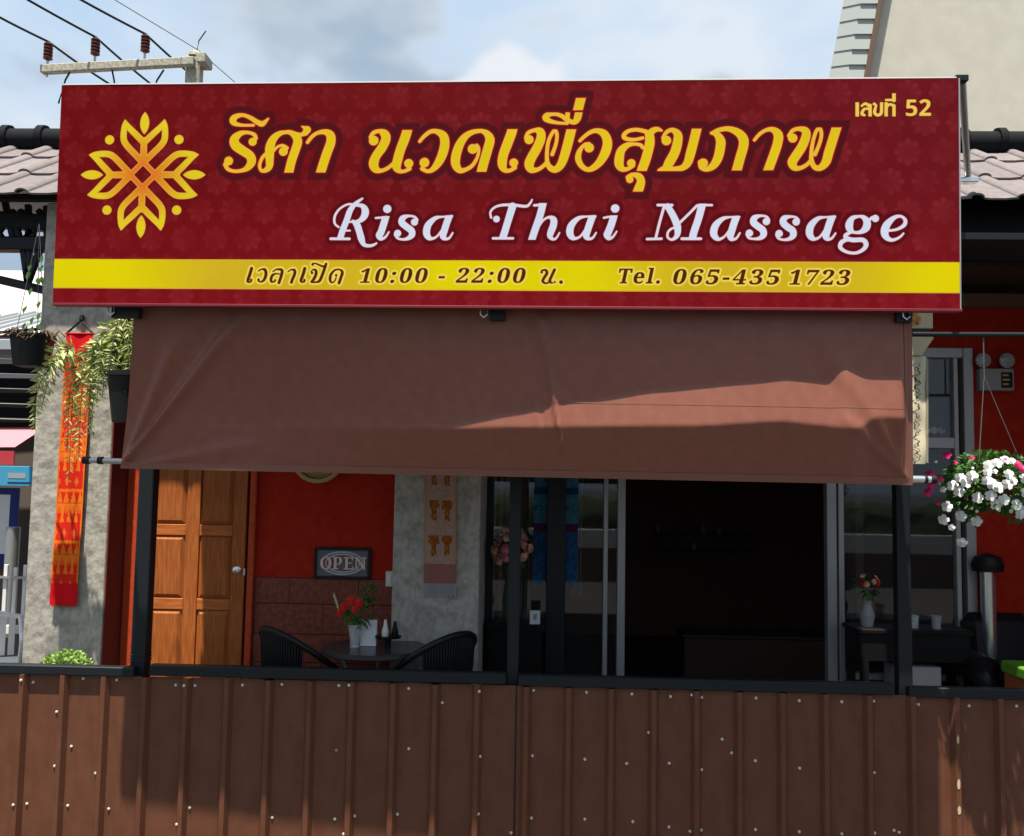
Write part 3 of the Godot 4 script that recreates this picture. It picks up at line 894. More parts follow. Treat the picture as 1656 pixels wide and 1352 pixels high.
# ---------------------------------------------------------------- the shop itself
func building() -> void:
	var b := thing("shop_building", "red walled massage shop with concrete piers, pinkish tiled roof and glass front", "building", Vector3(0, 0.12, -6.7))
	# piers of raw concrete
	part(b, "pier", sbox(-3.60, -3.045, -0.3, 3.94, -6.72, -6.40, 0.006), M.concrete, true)
	part(b, "pier", sbox(-1.055, -0.448, 0.121, 3.6, -7.22, -6.50, 0.006), M.concrete, true)
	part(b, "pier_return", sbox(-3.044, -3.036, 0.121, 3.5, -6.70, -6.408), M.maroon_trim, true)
	# red door frame and the brown panelled door
	part(b, "door_jamb", sbox(-3.035, -2.945, 0.121, 3.4, -6.74, -6.66, 0.006), M.red_frame, true)
	part(b, "door_jamb", sbox(-2.132, -2.086, 0.121, 3.4, -6.74, -6.66, 0.006), M.red_frame, true)
	part(b, "door_head", sbox(-2.944, -2.133, 2.20, 3.4, -6.74, -6.67), M.red_wall, true)
	part(b, "wall", sbox(-2.085, -1.056, 1.285, 3.6, -6.80, -6.70), M.red_wall, true)
	door(b)
	# wainscot of brown stone tiles, one by one, on a backing of grout
	var wains := part(b, "wainscot", sbox(-2.085, -1.056, 0.121, 1.284, -6.80, -6.712), M.grout, true)
	var rows := [[0.125, 0.30], [0.303, 0.48], [0.483, 0.68], [0.683, 0.88], [0.883, 1.096], [1.099, 1.282]]
	for r in rows.size():
		var xs := [-2.083, -1.58, -1.22, -1.058] if r % 2 == 0 else [-2.083, -1.83, -1.33, -1.058]
		for k in xs.size() - 1:
			var t := mb()
			span(t, xs[k] + 0.0012, xs[k + 1] - 0.0012, rows[r][0] + 0.0015, rows[r][1] - 0.0015, -6.712, -6.700 + rng.randf() * 0.003, 0.002)
			part(wains, "tile", t, M["wall_tile_%d" % rng.randi_range(0, 2)], true)
	# shop room behind the glass, dark inside
	part(b, "room_floor", sbox(-3.49, 5.19, -0.1, 0.118, -12.0, -7.3), M.counter_wood, true)
	part(b, "room_ceiling", sbox(-3.49, 5.19, 3.42, 3.52, -12.0, -7.22), M.room_paint, true)
	part(b, "back_wall", sbox(-3.6, 5.3, -0.2, 3.6, -12.15, -12.0), M.room_paint, true)
	part(b, "side_wall", sbox(-3.6, -3.5, -0.2, 3.6, -12.0, -6.76), M.room_paint, true)
	part(b, "side_wall", sbox(5.2, 5.3, -0.2, 3.6, -12.0, -6.3), M.red_wall, true)
	part(b, "partition", sbox(-3.4, -1.06, 0.119, 3.419, -7.28, -6.82), M.room_paint, true)
	part(b, "wall", sbox(3.30, 5.2, 0.121, 3.418, -7.42, -7.28), M.red_wall, true)
	part(b, "added_shade_wall", sbox(3.95, 4.10, -0.3, 3.598, -7.279, -5.92), M.red_wall, true)  # unseen wall, added only to shade the right end of the terrace
	part(b, "wall", sbox(-0.447, 3.299, 3.10, 3.418, -7.38, -7.27), M.red_wall, true)
	# glazing
	var al: Material = M.aluminium
	var zf := -7.25
	for f in [[-0.446, -0.40, M.black_steel], [0.02, 0.166, M.black_steel], [0.458, 0.494, al], [0.566, 0.628, al], [2.170, 2.244, al], [2.258, 2.300, al], [3.225, 3.299, al]]:
		part(b, "mullion", sbox(f[0], f[1], 0.121, 3.099, -7.34, zf + (0.06 if f[2] == M.black_steel else 0.0), 0.004), f[2], true)
	part(b, "window_head", sbox(2.301, 3.224, 3.02, 3.098, -7.33, zf - 0.004, 0.004), al, true)
	part(b, "transom", sbox(2.301, 3.150, 2.315, 2.40, -7.33, zf - 0.002, 0.004), al, true)
	part(b, "mullion", sbox(3.151, 3.186, 0.121, 3.019, -7.33, zf - 0.008, 0.004), al, true)
	part(b, "window_sill", sbox(2.301, 3.150, 0.55, 0.60, -7.33, zf - 0.002, 0.004), al, true)
	for g in [[-0.399, 0.019, 0.13, 3.09], [0.167, 0.457, 0.13, 3.09], [0.495, 0.565, 0.13, 3.09], [2.301, 3.150, 0.601, 2.314], [2.301, 3.150, 2.401, 3.019]]:
		part(b, "pane", sbox(g[0], g[1], g[2], g[3], -7.302, -7.296), M.pane, true)
	roof(b)

func door(b: Node3D) -> void:
	var w: Material = M.door_wood_0
	var wr: Material = M.door_wood_1
	var d := part(b, "door", sbox(-2.944, -2.160, 0.13, 2.195, -6.735, -6.712), w, true)
	for x in [[-2.944, -2.838], [-2.602, -2.502], [-2.258, -2.160]]:
		part(d, "stile", sbox(x[0], x[1], 0.13, 2.195, -6.711, -6.690, 0.003), w, true)
	var ys := [0.13, 0.51, 0.589, 1.040, 1.119, 1.571, 1.650, 2.115, 2.195]
	for r in [[0.13, 0.20], [0.51, 0.589], [1.040, 1.119], [1.571, 1.650], [2.105, 2.195]]:
		for x in [[-2.837, -2.603], [-2.501, -2.259]]:
			part(d, "rail", sbox(x[0], x[1], r[0], r[1], -6.711, -6.692, 0.003), wr, true)
	for r in [[0.20, 0.51], [0.589, 1.040], [1.119, 1.571], [1.650, 2.105]]:
		for x in [[-2.836, -2.604], [-2.500, -2.260]]:
			# raised panel with wide bevels
			var s := mb()
			var bw := 0.030
			var o := [Vector3(x[0], r[0], -6.709), Vector3(x[1], r[0], -6.709), Vector3(x[1], r[1], -6.709), Vector3(x[0], r[1], -6.709)]
			var q := [Vector3(x[0] + bw, r[0] + bw, -6.688), Vector3(x[1] - bw, r[0] + bw, -6.688), Vector3(x[1] - bw, r[1] - bw, -6.688), Vector3(x[0] + bw, r[1] - bw, -6.688)]
			for k in 4:
				face(s, [o[k], o[(k + 1) % 4], q[(k + 1) % 4], q[k]], Vector3(0, 0, 1))
			face(s, q, Vector3(0, 0, 1))
			part(d, "panel", s, w, true)
	part(b, "door_gap", sbox(-2.158, -2.134, 0.13, 2.19, -6.737, -6.725), M.black_steel, true)
	var h := mb()
	lathe(h, [Vector2(0.0, 0.0), Vector2(0.020, 0.0), Vector2(0.020, 0.006), Vector2(0.009, 0.010), Vector2(0.009, 0.035), Vector2(0.022, 0.042), Vector2(0.024, 0.055), Vector2(0.0, 0.062)], Vector3(-2.205, 1.335, -6.690), 16, Basis(Vector3.RIGHT, PI / 2))
	part(d, "knob", h, M.bright_metal, true)
	part(d, "latch", sbox(-2.165, -2.148, 1.29, 1.345, -6.70, -6.672, 0.004), M.bright_metal, true)

func roof(b: Node3D) -> void:
	# tiled lean-to: three courses from the eave up to a black ridge
	var eave := Vector3(0, 3.93, -6.17)
	var ridge := Vector3(0, 4.80, -7.62)
	var up := (ridge - eave)
	var length := up.length()
	var dir := up.normalized()
	var nrm := Vector3(1, 0, 0).cross(-dir).normalized()
	if nrm.y < 0:
		nrm = -nrm
	var pitch := 0.31
	var rows := 3
	var step := length / (rows - 0.35)
	var r := part(b, "roof", sbox(-6.0, 6.4, 3.90, 3.93, -7.70, -7.60), M.black_steel, true)
	# one tile: a shallow pan with a round roll along its left side
	var s := mb()
	var prof := []
	for k in 9:
		var a := PI * k / 8.0
		prof.append(Vector2(-0.050 * cos(a) - 0.105, 0.030 * sin(a)))
	prof.append(Vector2(-0.02, -0.004))
	prof.append(Vector2(0.08, -0.004))
	prof.append(Vector2(0.172, 0.004))
	var L := step + 0.05
	for i in prof.size() - 1:
		var p0: Vector2 = prof[i]
		var p1: Vector2 = prof[i + 1]
		var n2 := Vector2(-(p1 - p0).y, (p1 - p0).x).normalized()
		for th in [0.0, -0.013]:
			var q := [Vector3(p0.x, p0.y + th, 0), Vector3(p1.x, p1.y + th, 0), Vector3(p1.x, p1.y + th, -L), Vector3(p0.x, p0.y + th, -L)]
			face(s, q, Vector3(n2.x, n2.y, 0) * (1.0 if th == 0.0 else -1.0))
		face(s, [Vector3(p0.x, p0.y, 0), Vector3(p1.x, p1.y, 0), Vector3(p1.x, p1.y - 0.013, 0), Vector3(p0.x, p0.y - 0.013, 0)], Vector3(0, 0, 1))
	var tile_mesh := s.commit()
	var back := Basis(Vector3.RIGHT, nrm, -dir)
	for row in rows:
		for col in 38:
			var at := eave + dir * (row * step) + nrm * (0.012 + 0.0 * row) + Vector3(-5.72 + col * pitch, 0, 0)
			var o := part(r, "tile", tile_mesh, M["roof_tile_%d" % rng.randi_range(0, 2)])
			o.transform = Transform3D(back * Basis(Vector3.RIGHT, -0.028), at - parent_origin(r))
	for col in 38:
		# ridge caps with a raised collar where two meet
		var c := mb()
		var ctr := Vector3(-5.72 + col * pitch, 4.86, -7.62)
		tube(c, [ctr - Vector3(0.155, 0, 0), ctr + Vector3(0.155, 0, 0)], 0.105, 12)
		tube(c, [ctr + Vector3(0.105, 0.01, 0), ctr + Vector3(0.165, 0.01, 0)], 0.124, 12)
		part(r, "ridge_cap", c, M.ridge_black, true)
	part(r, "rear_slope", sbox(-5.9, 6.3, 4.70, 4.74, -9.6, -7.66), M.sheet_grey, true)
	# boarding and steel under the tiles; open at the left end
	var bd := mb()
	var e0 := eave - nrm * 0.05 + dir * 0.05
	var e1 := ridge - nrm * 0.05
	face(bd, [Vector3(-2.9, e0.y, e0.z), Vector3(6.3, e0.y, e0.z), Vector3(6.3, e1.y, e1.z), Vector3(-2.9, e1.y, e1.z)], -nrm)
	face(bd, [Vector3(-2.9, e0.y - 0.02, e0.z), Vector3(6.3, e0.y - 0.02, e0.z), Vector3(6.3, e1.y - 0.02, e1.z), Vector3(-2.9, e1.y - 0.02, e1.z)], -nrm)
	part(r, "roof_boarding", bd, M.ridge_black, true)
	part(r, "terrace_ceiling", sbox(2.3, 6.3, 3.60, 3.64, -7.27, -6.22), M.counter_wood, true)
	part(r, "terrace_ceiling", sbox(-2.55, 2.29, 3.43, 3.45, -7.26, -6.31), M.counter_wood, true)
	part(r, "fascia", sbox(2.16, 6.3, 3.641, 3.97, -6.40, -6.38), M.ridge_black, true)
	part(r, "rear_gable", sbox(-2.9, 6.3, 3.53, 4.69, -7.82, -7.72), M.room_paint, true)
	part(r, "eave_beam", sbox(2.2, 6.3, 3.545, 3.599, -6.44, -6.38, 0.004), M.black_steel, true)
	for k in 3:
		var t := (k + 0.35) / 3.0
		var c := eave.lerp(ridge, t) - nrm * 0.075
		var s2 := mb()
		box(s2, Vector3(0.2, c.y, c.z), Vector3(12.0, 0.05, 0.05), 0.004)
		part(r, "batten", s2, M.black_steel, true)

func sign_basis() -> Transform3D:
	var bs := Basis(Vector3.UP, -0.0236909) * Basis(Vector3.RIGHT, 0.0273863) * Basis(Vector3.BACK, -0.0015262)
	return Transform3D(bs, Vector3(-0.2987, 3.5736, -5.0))

# ---------------------------------------------------------------- the printed sign
func sign_board() -> void:
	var t := thing("shop_sign", "long dark red printed sign with gold and white lettering above the awning", "sign")
	t.transform = sign_basis()
	var w := 4.9854
	var h := 1.2517
	var pm := print_mat("sign_print", sign_image(), 0.46, Color(0.93, 0.93, 0.93))
	pm.metallic_specular = 0.14
	var s := mb()
	var x := w / 2
	var y := h / 2
	# vinyl over a frame: it never lies quite flat
	var wave := FastNoiseLite.new()
	wave.seed = 33
	wave.frequency = 0.9
	grid(s, 110, 30, func(u, v): return Vector3(lerpf(-x, x, u), lerpf(y, -y, v), 0.0035 * wave.get_noise_2d(u * 5.0, v * 1.3) + 0.0012 * sin(u * 71.0) * sin(v * PI)))
	part(t, "printed_face", s, pm)
	mat("sign_edge", lin(0.16, 0.020, 0.03), 0.5)
	part(t, "sign_box", sbox(-x, x, -y, y, -0.045, -0.006), M.sign_edge)
	part(t, "top_flashing", sbox(-x + 0.01, x - 0.01, y + 0.001, y + 0.008, -0.05, 0.001), M.white_paint)
	part(t, "bottom_lip", sbox(-x, x + 0.012, -y - 0.016, -y - 0.001, -0.05, 0.006, 0.002), M.sign_edge)
	part(t, "right_edge_strip", sbox(x + 0.001, x + 0.008, -y, y, -0.04, 0.001), M.galvanised)
	for k in 4:
		var px := -2.2 + k * 1.46
		part(t, "rear_strut", sbox(px, px + 0.05, -y + 0.01, y - 0.01, -0.095, -0.046), M.galvanised)
	var br := mb()
	tube(br, [Vector3(x + 0.045, y + 0.005, -0.06), Vector3(x + 0.56, y - 0.155, -1.22)], 0.020, 10)
	part(t, "stay_pipe", br, M.galvanised)
	var cap := mb()
	box(cap, Vector3(x + 0.03, y + 0.012, -0.05), Vector3(0.07, 0.035, 0.06), 0.004)
	part(t, "stay_clamp", cap, M.black_steel)
	part(t, "stay_foot", sbox(x + 0.50, x + 0.62, y - 0.20, y - 0.165, -1.26, -1.19, 0.004), M.bright_metal)
	var br2 := mb()
	tube(br2, [Vector3(-x + 0.05, y - 0.30, -0.06), Vector3(-x - 0.02, y - 0.34, -0.35)], 0.016, 8)
	part(t, "stay_pipe", br2, M.galvanised)

# ---------------------------------------------------------------- roll-up awning
const ZS := [[-2.6, -5.312], [-1.6, -5.275], [-0.62, -5.199], [-0.17, -5.164], [0.23, -5.136], [0.6, -5.111], [1.1, -5.086], [1.31, -5.077], [1.525, -5.077], [1.622, -5.055], [1.74, -5.061], [1.9, -5.057], [2.2, -5.05]]
const HS := [[-2.6, 2.02], [-0.62, 2.284], [-0.17, 2.375], [0.23, 2.447], [0.6, 2.508], [1.1, 2.556], [1.31, 2.571], [1.525, 2.553], [1.622, 2.626], [1.74, 2.595], [1.9, 2.593], [2.2, 2.59]]
const HL := [[-2.6, 2.28], [-0.62, 2.288], [-0.17, 2.300], [0.8, 2.315], [1.27, 2.345], [1.5, 2.325], [1.65, 2.305], [1.78, 2.375], [1.95, 2.37], [2.2, 2.37]]

func curve_at(a: Array, x: float) -> float:
	if x <= a[0][0]:
		return a[0][1]
	for i in a.size() - 1:
		if x <= a[i + 1][0]:
			return lerpf(a[i][1], a[i + 1][1], smoothstep(0.0, 1.0, (x - a[i][0]) / (a[i + 1][0] - a[i][0])) * 0.4 + 0.6 * (x - a[i][0]) / (a[i + 1][0] - a[i][0]))
	return a[a.size() - 1][1]

func fold(x: float, y: float, a: Vector2, b: Vector2, w: float, amp: float) -> float:
	var p := Vector2(x, y)
	var d := b - a
	var t := clampf((p - a).dot(d) / d.length_squared(), 0.0, 1.0)
	var dist := (p - a - d * t).length()
	var ww := w * (0.25 + 0.9 * t)
	return amp * exp(-dist * dist / (ww * ww)) * (1.0 - smoothstep(0.75, 1.0, t)) * smoothstep(0.0, 0.1, t + 0.02)

func awning_point(u: float, v: float) -> Vector3:
	var top := 3.12
	var bottom := lerpf(2.037, 2.014, u)
	var y := lerpf(top, bottom, v)
	var k := (y - bottom) / (2.925 - bottom)
	var x := lerpf(lerpf(-2.467, -2.386, k), lerpf(1.998, 1.983, k), u)
	var hl := curve_at(HL, x)
	var hs := maxf(curve_at(HS, x), hl + 0.01)
	var zs := curve_at(ZS, x)
	var zt := lerpf(-5.20, -5.065, u)
	var out := smoothstep(-1.1, -0.5, x)
	var z: float
	if y >= hs:
		var t := (top - y) / (top - hs)
		z = lerpf(zt, zs, smoothstep(0.0, 1.0, t) * 0.5 + t * 0.5)
	else:
		z = zs + (hs - maxf(y, hl)) * 0.19 * out
		if y < hl:
			var e := hl - y
			z -= lerpf(0.05, lerpf(0.36, 0.31, smoothstep(1.0, 1.9, x)), smoothstep(-1.7, -0.7, x)) * maxf(e - 0.012, 0.0)
	z = lerpf(z, lerpf(-5.065, -5.135, v), smoothstep(1.915, 1.965, x))
	# creases pulled out from the bottom corners, and one down the middle
	z += fold(x, y, Vector2(-2.45, 2.05), Vector2(-1.72, 2.95), 0.046, 0.034)
	z += fold(x, y, Vector2(-2.45, 2.05), Vector2(-2.10, 2.85), 0.048, 0.026)
	z += fold(x, y, Vector2(-2.40, 2.04), Vector2(-1.55, 2.20), 0.05, 0.006)
	z += fold(x, y, Vector2(1.97, 2.04), Vector2(1.55, 2.40), 0.04, 0.010)
	z += fold(x, y, Vector2(1.97, 2.04), Vector2(1.40, 2.90), 0.06, 0.008)
	z += fold(x, y, Vector2(0.10, 2.12), Vector2(-0.06, 3.05), 0.034, 0.020)
	z -= fold(x, y, Vector2(0.02, 2.10), Vector2(-0.13, 3.05), 0.04, 0.008)
	z += 0.003 * sin(x * 9.0 + y * 3.0) * (1.0 - k) + 0.004 * sin(x * 5.1 + 1.0) * clampf(k, 0.0, 1.0)
	return Vector3(x, y, z)

func awning() -> void:
	var t := thing("roll_up_awning", "brown canvas roll-up awning hanging below the red sign", "awning", Vector3(-0.23, 2.03, -5.2))
	var s := mb()
	grid(s, 240, 96, func(u, v): return awning_point(u, v))
	part(t, "canvas", s, M.canvas, true)
	# hem along the foot and up the right side, and a stitched seam across
	var hem := mb()
	grid(hem, 120, 2, func(u, v): return awning_point(u, lerpf(0.972, 1.008, v)) + Vector3(0, 0, 0.004))
	part(t, "hem", hem, M.canvas_hem, true)
	var side := mb()
	grid(side, 2, 60, func(u, v): return awning_point(lerpf(0.9905, 1.001, u), v) + Vector3(0, 0, 0.004))
	part(t, "side_hem", side, M.canvas_hem, true)
	var seam := mb()
	grid(seam, 90, 1, func(u, v): return awning_point(lerpf(0.56, 0.988, u), lerpf(0.624, 0.636, u) + v * 0.0028) + Vector3(0, 0, 0.0035))
	part(t, "seam", seam, M.canvas_hem, true)
	var a := awning_point(0.0, 1.0)
	var b := awning_point(1.0, 1.0)
	var l := mb()
	tube(l, [a + Vector3(-0.215, 0.036, -0.02), a + Vector3(0.3, 0.030, -0.02)], 0.017, 12)
	part(t, "arm_tube", l, M.galvanised, true)
	l = mb()
	tube(l, [b + Vector3(-0.3, 0.026, -0.02), b + Vector3(0.130, 0.024, -0.02)], 0.020, 12)
	part(t, "arm_tube", l, M.bright_metal, true)
	for e in [[a, -0.235, -0.195], [a, -0.145, -0.115], [b, 0.072, 0.088], [b, 0.108, 0.135]]:
		l = mb()
		var y := 0.036 if e[0] == a else 0.024
		tube(l, [e[0] + Vector3(e[1], y, -0.02), e[0] + Vector3(e[2], y, -0.02)], 0.0225, 12)
		part(t, "tube_collar", l, M.black_plastic, true)
	# head roller and its brackets under the sign
	l = mb()
	tube(l, [Vector3(-2.42, 3.13, -5.235), Vector3(1.99, 3.12, -5.10)], 0.035, 12)
	part(t, "roller", l, M.galvanised, true)
	for q in [[-0.278, -5.10], [1.93, -5.03], [-2.41, -5.15]]:
		var wide := 0.085 if q[0] > -2.0 else 0.16
		var br := part(t, "bracket", sbox(q[0] - wide / 2, q[0] + wide / 2, 2.885, 2.955, q[1] - 0.05, q[1], 0.004), M.black_steel, true)
		var hk := mb()
		var hx: float = q[0] - 0.075 if q[0] < 1.0 else q[0] + 0.005
		tube(hk, [Vector3(hx - 0.018, 2.94, q[1] + 0.012), Vector3(hx - 0.018, 2.91, q[1] + 0.014), Vector3(hx, 2.895, q[1] + 0.014), Vector3(hx + 0.018, 2.91, q[1] + 0.014), Vector3(hx + 0.018, 2.94, q[1] + 0.012)], 0.005, 6)
		part(br, "hook", hk, M.bright_metal, true)

func canopy() -> void:
	var t := thing("flat_canopy", "flat dark sheet canopy bridging the sign and the tiled roof", "canopy", Vector3(-0.2, 3.45, -5.7))
	part(t, "sheet", sbox(-2.60, 2.14, 3.46, 3.475, -6.30, -5.22), M.sheet_dark, true)
	part(t, "side_sheet", sbox(2.30, 5.0, 3.56, 3.575, -6.36, -5.74), M.sheet_dark, true)
	part(t, "edge_angle", sbox(2.30, 5.0, 3.535, 3.576, -5.738, -5.730, 0.001), M.black_steel, true)
	for z in [-5.25, -5.86, -6.26]:
		part(t, "beam", sbox(-2.60, 2.14, 3.40, 3.459, z - 0.025, z + 0.025, 0.003), M.black_steel, true)

# ---------------------------------------------------------------- fence and posts
const SCREWS := [[-3.266,0.699],[-3.207,0.681],[-2.887,0.712],[-2.673,0.709],[-2.295,0.686],[-2.229,0.691],[-2.173,0.686],[-1.872,0.696],[-1.624,0.706],[-1.264,0.708],[-2.941,0.293],[-3.041,0.17],[-2.777,0.134],[-3.271,-0.061],[-3.204,-0.064],[-2.944,-0.068],[-2.684,-0.08],[-2.174,-0.059],[-2.239,-0.149],[-1.655,-0.103],[-1.265,-0.1],[-1.269,0.314],[-3.046,0.502],[-1.266,0.708],[-1.195,0.719],[-0.828,0.7],[-0.386,0.701],[-0.052,0.709],[0.274,0.705],[0.553,0.702],[0.789,0.692],[-1.269,0.314],[-0.818,0.335],[-0.375,0.306],[-0.054,0.314],[0.268,0.302],[0.524,0.284],[0.783,0.292],[-1.264,-0.1],[-1.143,-0.078],[-0.878,-0.06],[-0.378,-0.036],[-0.054,-0.058],[0.272,-0.055],[0.564,-0.061],[0.783,-0.086],[-1.204,-0.181],[-0.176,-0.15],[-0.617,0.619],[0.656,0.475],[0.917,0.707],[0.979,0.692],[1.31,0.696],[1.572,0.687],[1.829,0.686],[2.02,0.696],[2.29,0.682],[2.593,0.681],[2.876,0.687],[0.979,0.26],[1.305,0.321],[1.572,0.284],[2.014,0.275],[0.977,-0.096],[0.911,-0.108],[1.305,-0.086],[1.567,-0.091],[1.822,-0.096],[2.01,-0.078],[2.133,-0.066],[2.163,-0.077],[1.104,0.444],[1.162,0.364]]

func fence() -> void:
	var labels := ["black square steel post beside the wooden door, leftmost of three", "slim black steel post in the middle of the terrace front", "black square steel post at the right end of the awning"]
	var xs := [[-2.568, 0.097], [-0.186, 0.074], [2.238, 0.084]]
	for i in 3:
		var t := thing("steel_post", labels[i], "post", Vector3(xs[i][0], -0.32, -5.86), "posts carrying the canopy")
		part(t, "shaft", sbox(xs[i][0] - xs[i][1] / 2, xs[i][0] + xs[i][1] / 2, -0.32, 3.399, -5.897 - xs[i][1], -5.897, 0.006), M.black_steel, true)
		if i == 0:
			for k in 3:
				part(t, "wire_tie", sbox(xs[i][0] - 0.052, xs[i][0] + 0.052, 0.815 + k * 0.018, 0.822 + k * 0.018, -5.998, -5.893, 0.002), M.black_steel, true)
	var f := thing("metal_fence", "low brown corrugated metal fence with black top rail across the front", "fence", Vector3(0, -0.32, -5.85))
	var z0 := -5.85
	for r in [[-4.6, -2.556, 0.735, 0.793], [-2.457, -0.223, 0.745, 0.812], [-0.147, 2.141, 0.738, 0.805], [2.227, 4.4, 0.728, 0.790]]:
		part(f, "rail", sbox(r[0], r[1], r[2], r[3], z0 - 0.035, z0 + 0.035, 0.006), M.black_steel, true)
	# trapezoid-ribbed sheets
	for q in [[-4.6, -0.162, -3.265, 0.2605, 0.0], [-0.155, 4.4, -0.096, 0.2605, 0.003]]:
		var prof := [Vector2(q[0], 0)]
		var x: float = q[2] - ceilf((q[2] - q[0]) / q[3]) * q[3]
		while x < q[1] - 0.05:
			if x - 0.039 > q[0]:
				for e in [[-0.034, 0.0], [-0.014, 0.036], [0.014, 0.036], [0.034, 0.0]]:
					prof.append(Vector2(x + e[0], e[1]))
			x += q[3]
		prof.append(Vector2(q[1], 0))
		var s := mb()
		for i in prof.size() - 1:
			var a: Vector2 = prof[i]
			var b: Vector2 = prof[i + 1]
			for back in [0.0, -0.0015]:
				var zz: float = z0 + q[4] + back
				face(s, [Vector3(a.x, -0.31, zz + a.y), Vector3(b.x, -0.31, zz + b.y), Vector3(b.x, 0.7345, zz + b.y), Vector3(a.x, 0.7345, zz + a.y)], Vector3(a.y - b.y, 0, b.x - a.x) * (1.0 if back == 0.0 else -1.0))
		part(f, "sheet", s, M.fence_paint, true)
	part(f, "seam_strip", sbox(-0.161, -0.156, -0.31, 0.734, z0 - 0.01, z0 + 0.008), M.black_steel, true)
	for y in [0.62, 0.2, -0.2]:
		part(f, "back_rail", sbox(-4.6, 4.4, y - 0.02, y + 0.02, z0 - 0.045, z0 - 0.004), M.black_steel, true)
	# roofing screws with washers
	var s := mb()
	lathe(s, [Vector2(0.0, 0.0), Vector2(0.0095, 0.0), Vector2(0.0095, 0.002), Vector2(0.007, 0.0035), Vector2(0.006, 0.0075), Vector2(0.0, 0.0085)], Vector3.ZERO, 8, Basis(Vector3.RIGHT, PI / 2))
	var screw := s.commit()
	for q in SCREWS:
		var o := part(f, "screw", screw, M.screw_zinc)
		var zz := z0 + 0.001
		var ph := fposmod(q[0] + 3.265 if q[0] < -0.16 else q[0] + 0.096, 0.2605)
		ph = minf(ph, 0.2605 - ph)
		zz += 0.036 if ph < 0.014 else (0.036 * (0.034 - ph) / 0.020 if ph < 0.034 else 0.0)
		if q[0] > -0.16:
			zz += 0.003
		o.position = Vector3(q[0], q[1], zz) - parent_origin(f)
	# torn paint on one rib at the right
	for q in [[2.507, 0.487, 0.009, 0.055], [2.506, 0.225, 0.012, 0.075], [2.507, 0.075, 0.013, 0.060]]:
		var p := mb()
		var pts := []
		for k in 9:
			var a := TAU * k / 9.0
			var rr := 0.75 + 0.25 * rng.randf()
			pts.append(Vector3(q[0] + cos(a) * q[2] * rr, q[1] + sin(a) * q[3] * 0.5 * rr, z0 + 0.0425))
		face(p, pts, Vector3.BACK)
		part(f, "bare_patch", p, M.fence_scar, true)

# ---------------------------------------------------------------- terrace furniture
func chair(label: String, at: Vector3, turn: float) -> Node3D:
	var t := thing("rattan_chair", label, "chair", at, "rattan chairs at the terrace table", turn)
	# faces -z: the back wraps round the rear, its rim runs down into the arms
	var rim := []
	for k in 25:
		var a := lerpf(-2.05, 2.05, k / 24.0)
		var h := 0.62 + 0.27 * pow((cos(a) + 0.47) / 1.47, 1.15)
		var rx := 0.275
		var rz := 0.26
		rim.append(Vector3(sin(a) * rx, h, cos(a) * rz))
	var low: Vector3 = rim[0]
	var foot_l := [Vector3(low.x, low.y - 0.05, low.z - 0.03), Vector3(-0.235, 0.42, -0.24), Vector3(-0.24, 0.0, -0.25)]
	var s := mb()
	tube(s, rim, 0.021, 8)
	part(t, "rim", s, M.rattan)
	s = mb()
	for k in 28:
		var a := lerpf(-0.95, 0.95, k / 27.0)
		var h := 0.62 + 0.27 * pow((cos(a) + 0.47) / 1.47, 1.15)
		tube(s, [Vector3(sin(a) * 0.235, 0.43, cos(a) * 0.225), Vector3(sin(a) * 0.258, 0.62, cos(a) * 0.246), Vector3(sin(a) * 0.272, h - 0.008, cos(a) * 0.258)], 0.0092, 5, false)
	part(t, "woven_back", s, M.rattan)
	s = mb()
	grid(s, 20, 4, func(u, v):
		var a := lerpf(0.95, -0.95, u)
		var h := 0.62 + 0.27 * pow((cos(a) + 0.47) / 1.47, 1.15)
		var y := lerpf(h - 0.012, 0.43, v)
		var r := lerpf(0.228, 0.264, (y - 0.43) / 0.46)
		return Vector3(sin(a) * r, y, cos(a) * r * 0.95))
	part(t, "back_lining", s, M.rattan)
	s = mb()
	lathe(s, [Vector2(0.0, 0.455), Vector2(0.20, 0.452), Vector2(0.245, 0.44), Vector2(0.25, 0.425), Vector2(0.235, 0.41), Vector2(0.0, 0.41)], Vector3.ZERO, 24)
	part(t, "seat", s, M.rattan)
	for sx in [-1.0, 1.0]:
		s = mb()
		var pts := []
		for p in foot_l:
			pts.append(Vector3(p.x * -sx, p.y, p.z))
		pts.push_front(Vector3(low.x * -sx, low.y, low.z))
		tube(s, pts, 0.013, 8)
		part(t, "leg", s, M.galvanised)
		s = mb()
		tube(s, [Vector3(0.20 * sx, 0.43, 0.16), Vector3(0.23 * sx, 0.0, 0.24)], 0.013, 8)
		part(t, "leg", s, M.galvanised)
		s = mb()
		tube(s, [Vector3(0.262 * sx, 0.66, 0.10), Vector3(0.272 * sx, 0.56, -0.02), Vector3(0.25 * sx, 0.42, -0.14)], 0.012, 6)
		part(t, "arm_brace", s, M.rattan)
	return t

func flower_head(s: SurfaceTool, c: Vector3, n: Vector3, r: float, petals := 5) -> void:
	var f := frame_at(n)
	for k in petals:
		var a := TAU * k / petals + rng.randf() * 0.2
		var d := f.x * cos(a) + f.y * sin(a)
		var side := n.cross(d) * r * 0.46
		var m := c + d * r * 0.62 + n * r * 0.12
		var e := c + d * r
		var o := [c, m - side, e - side * 0.62 - n * r * 0.1, e + side * 0.62 - n * r * 0.1, m + side]
		face(s, o, n)

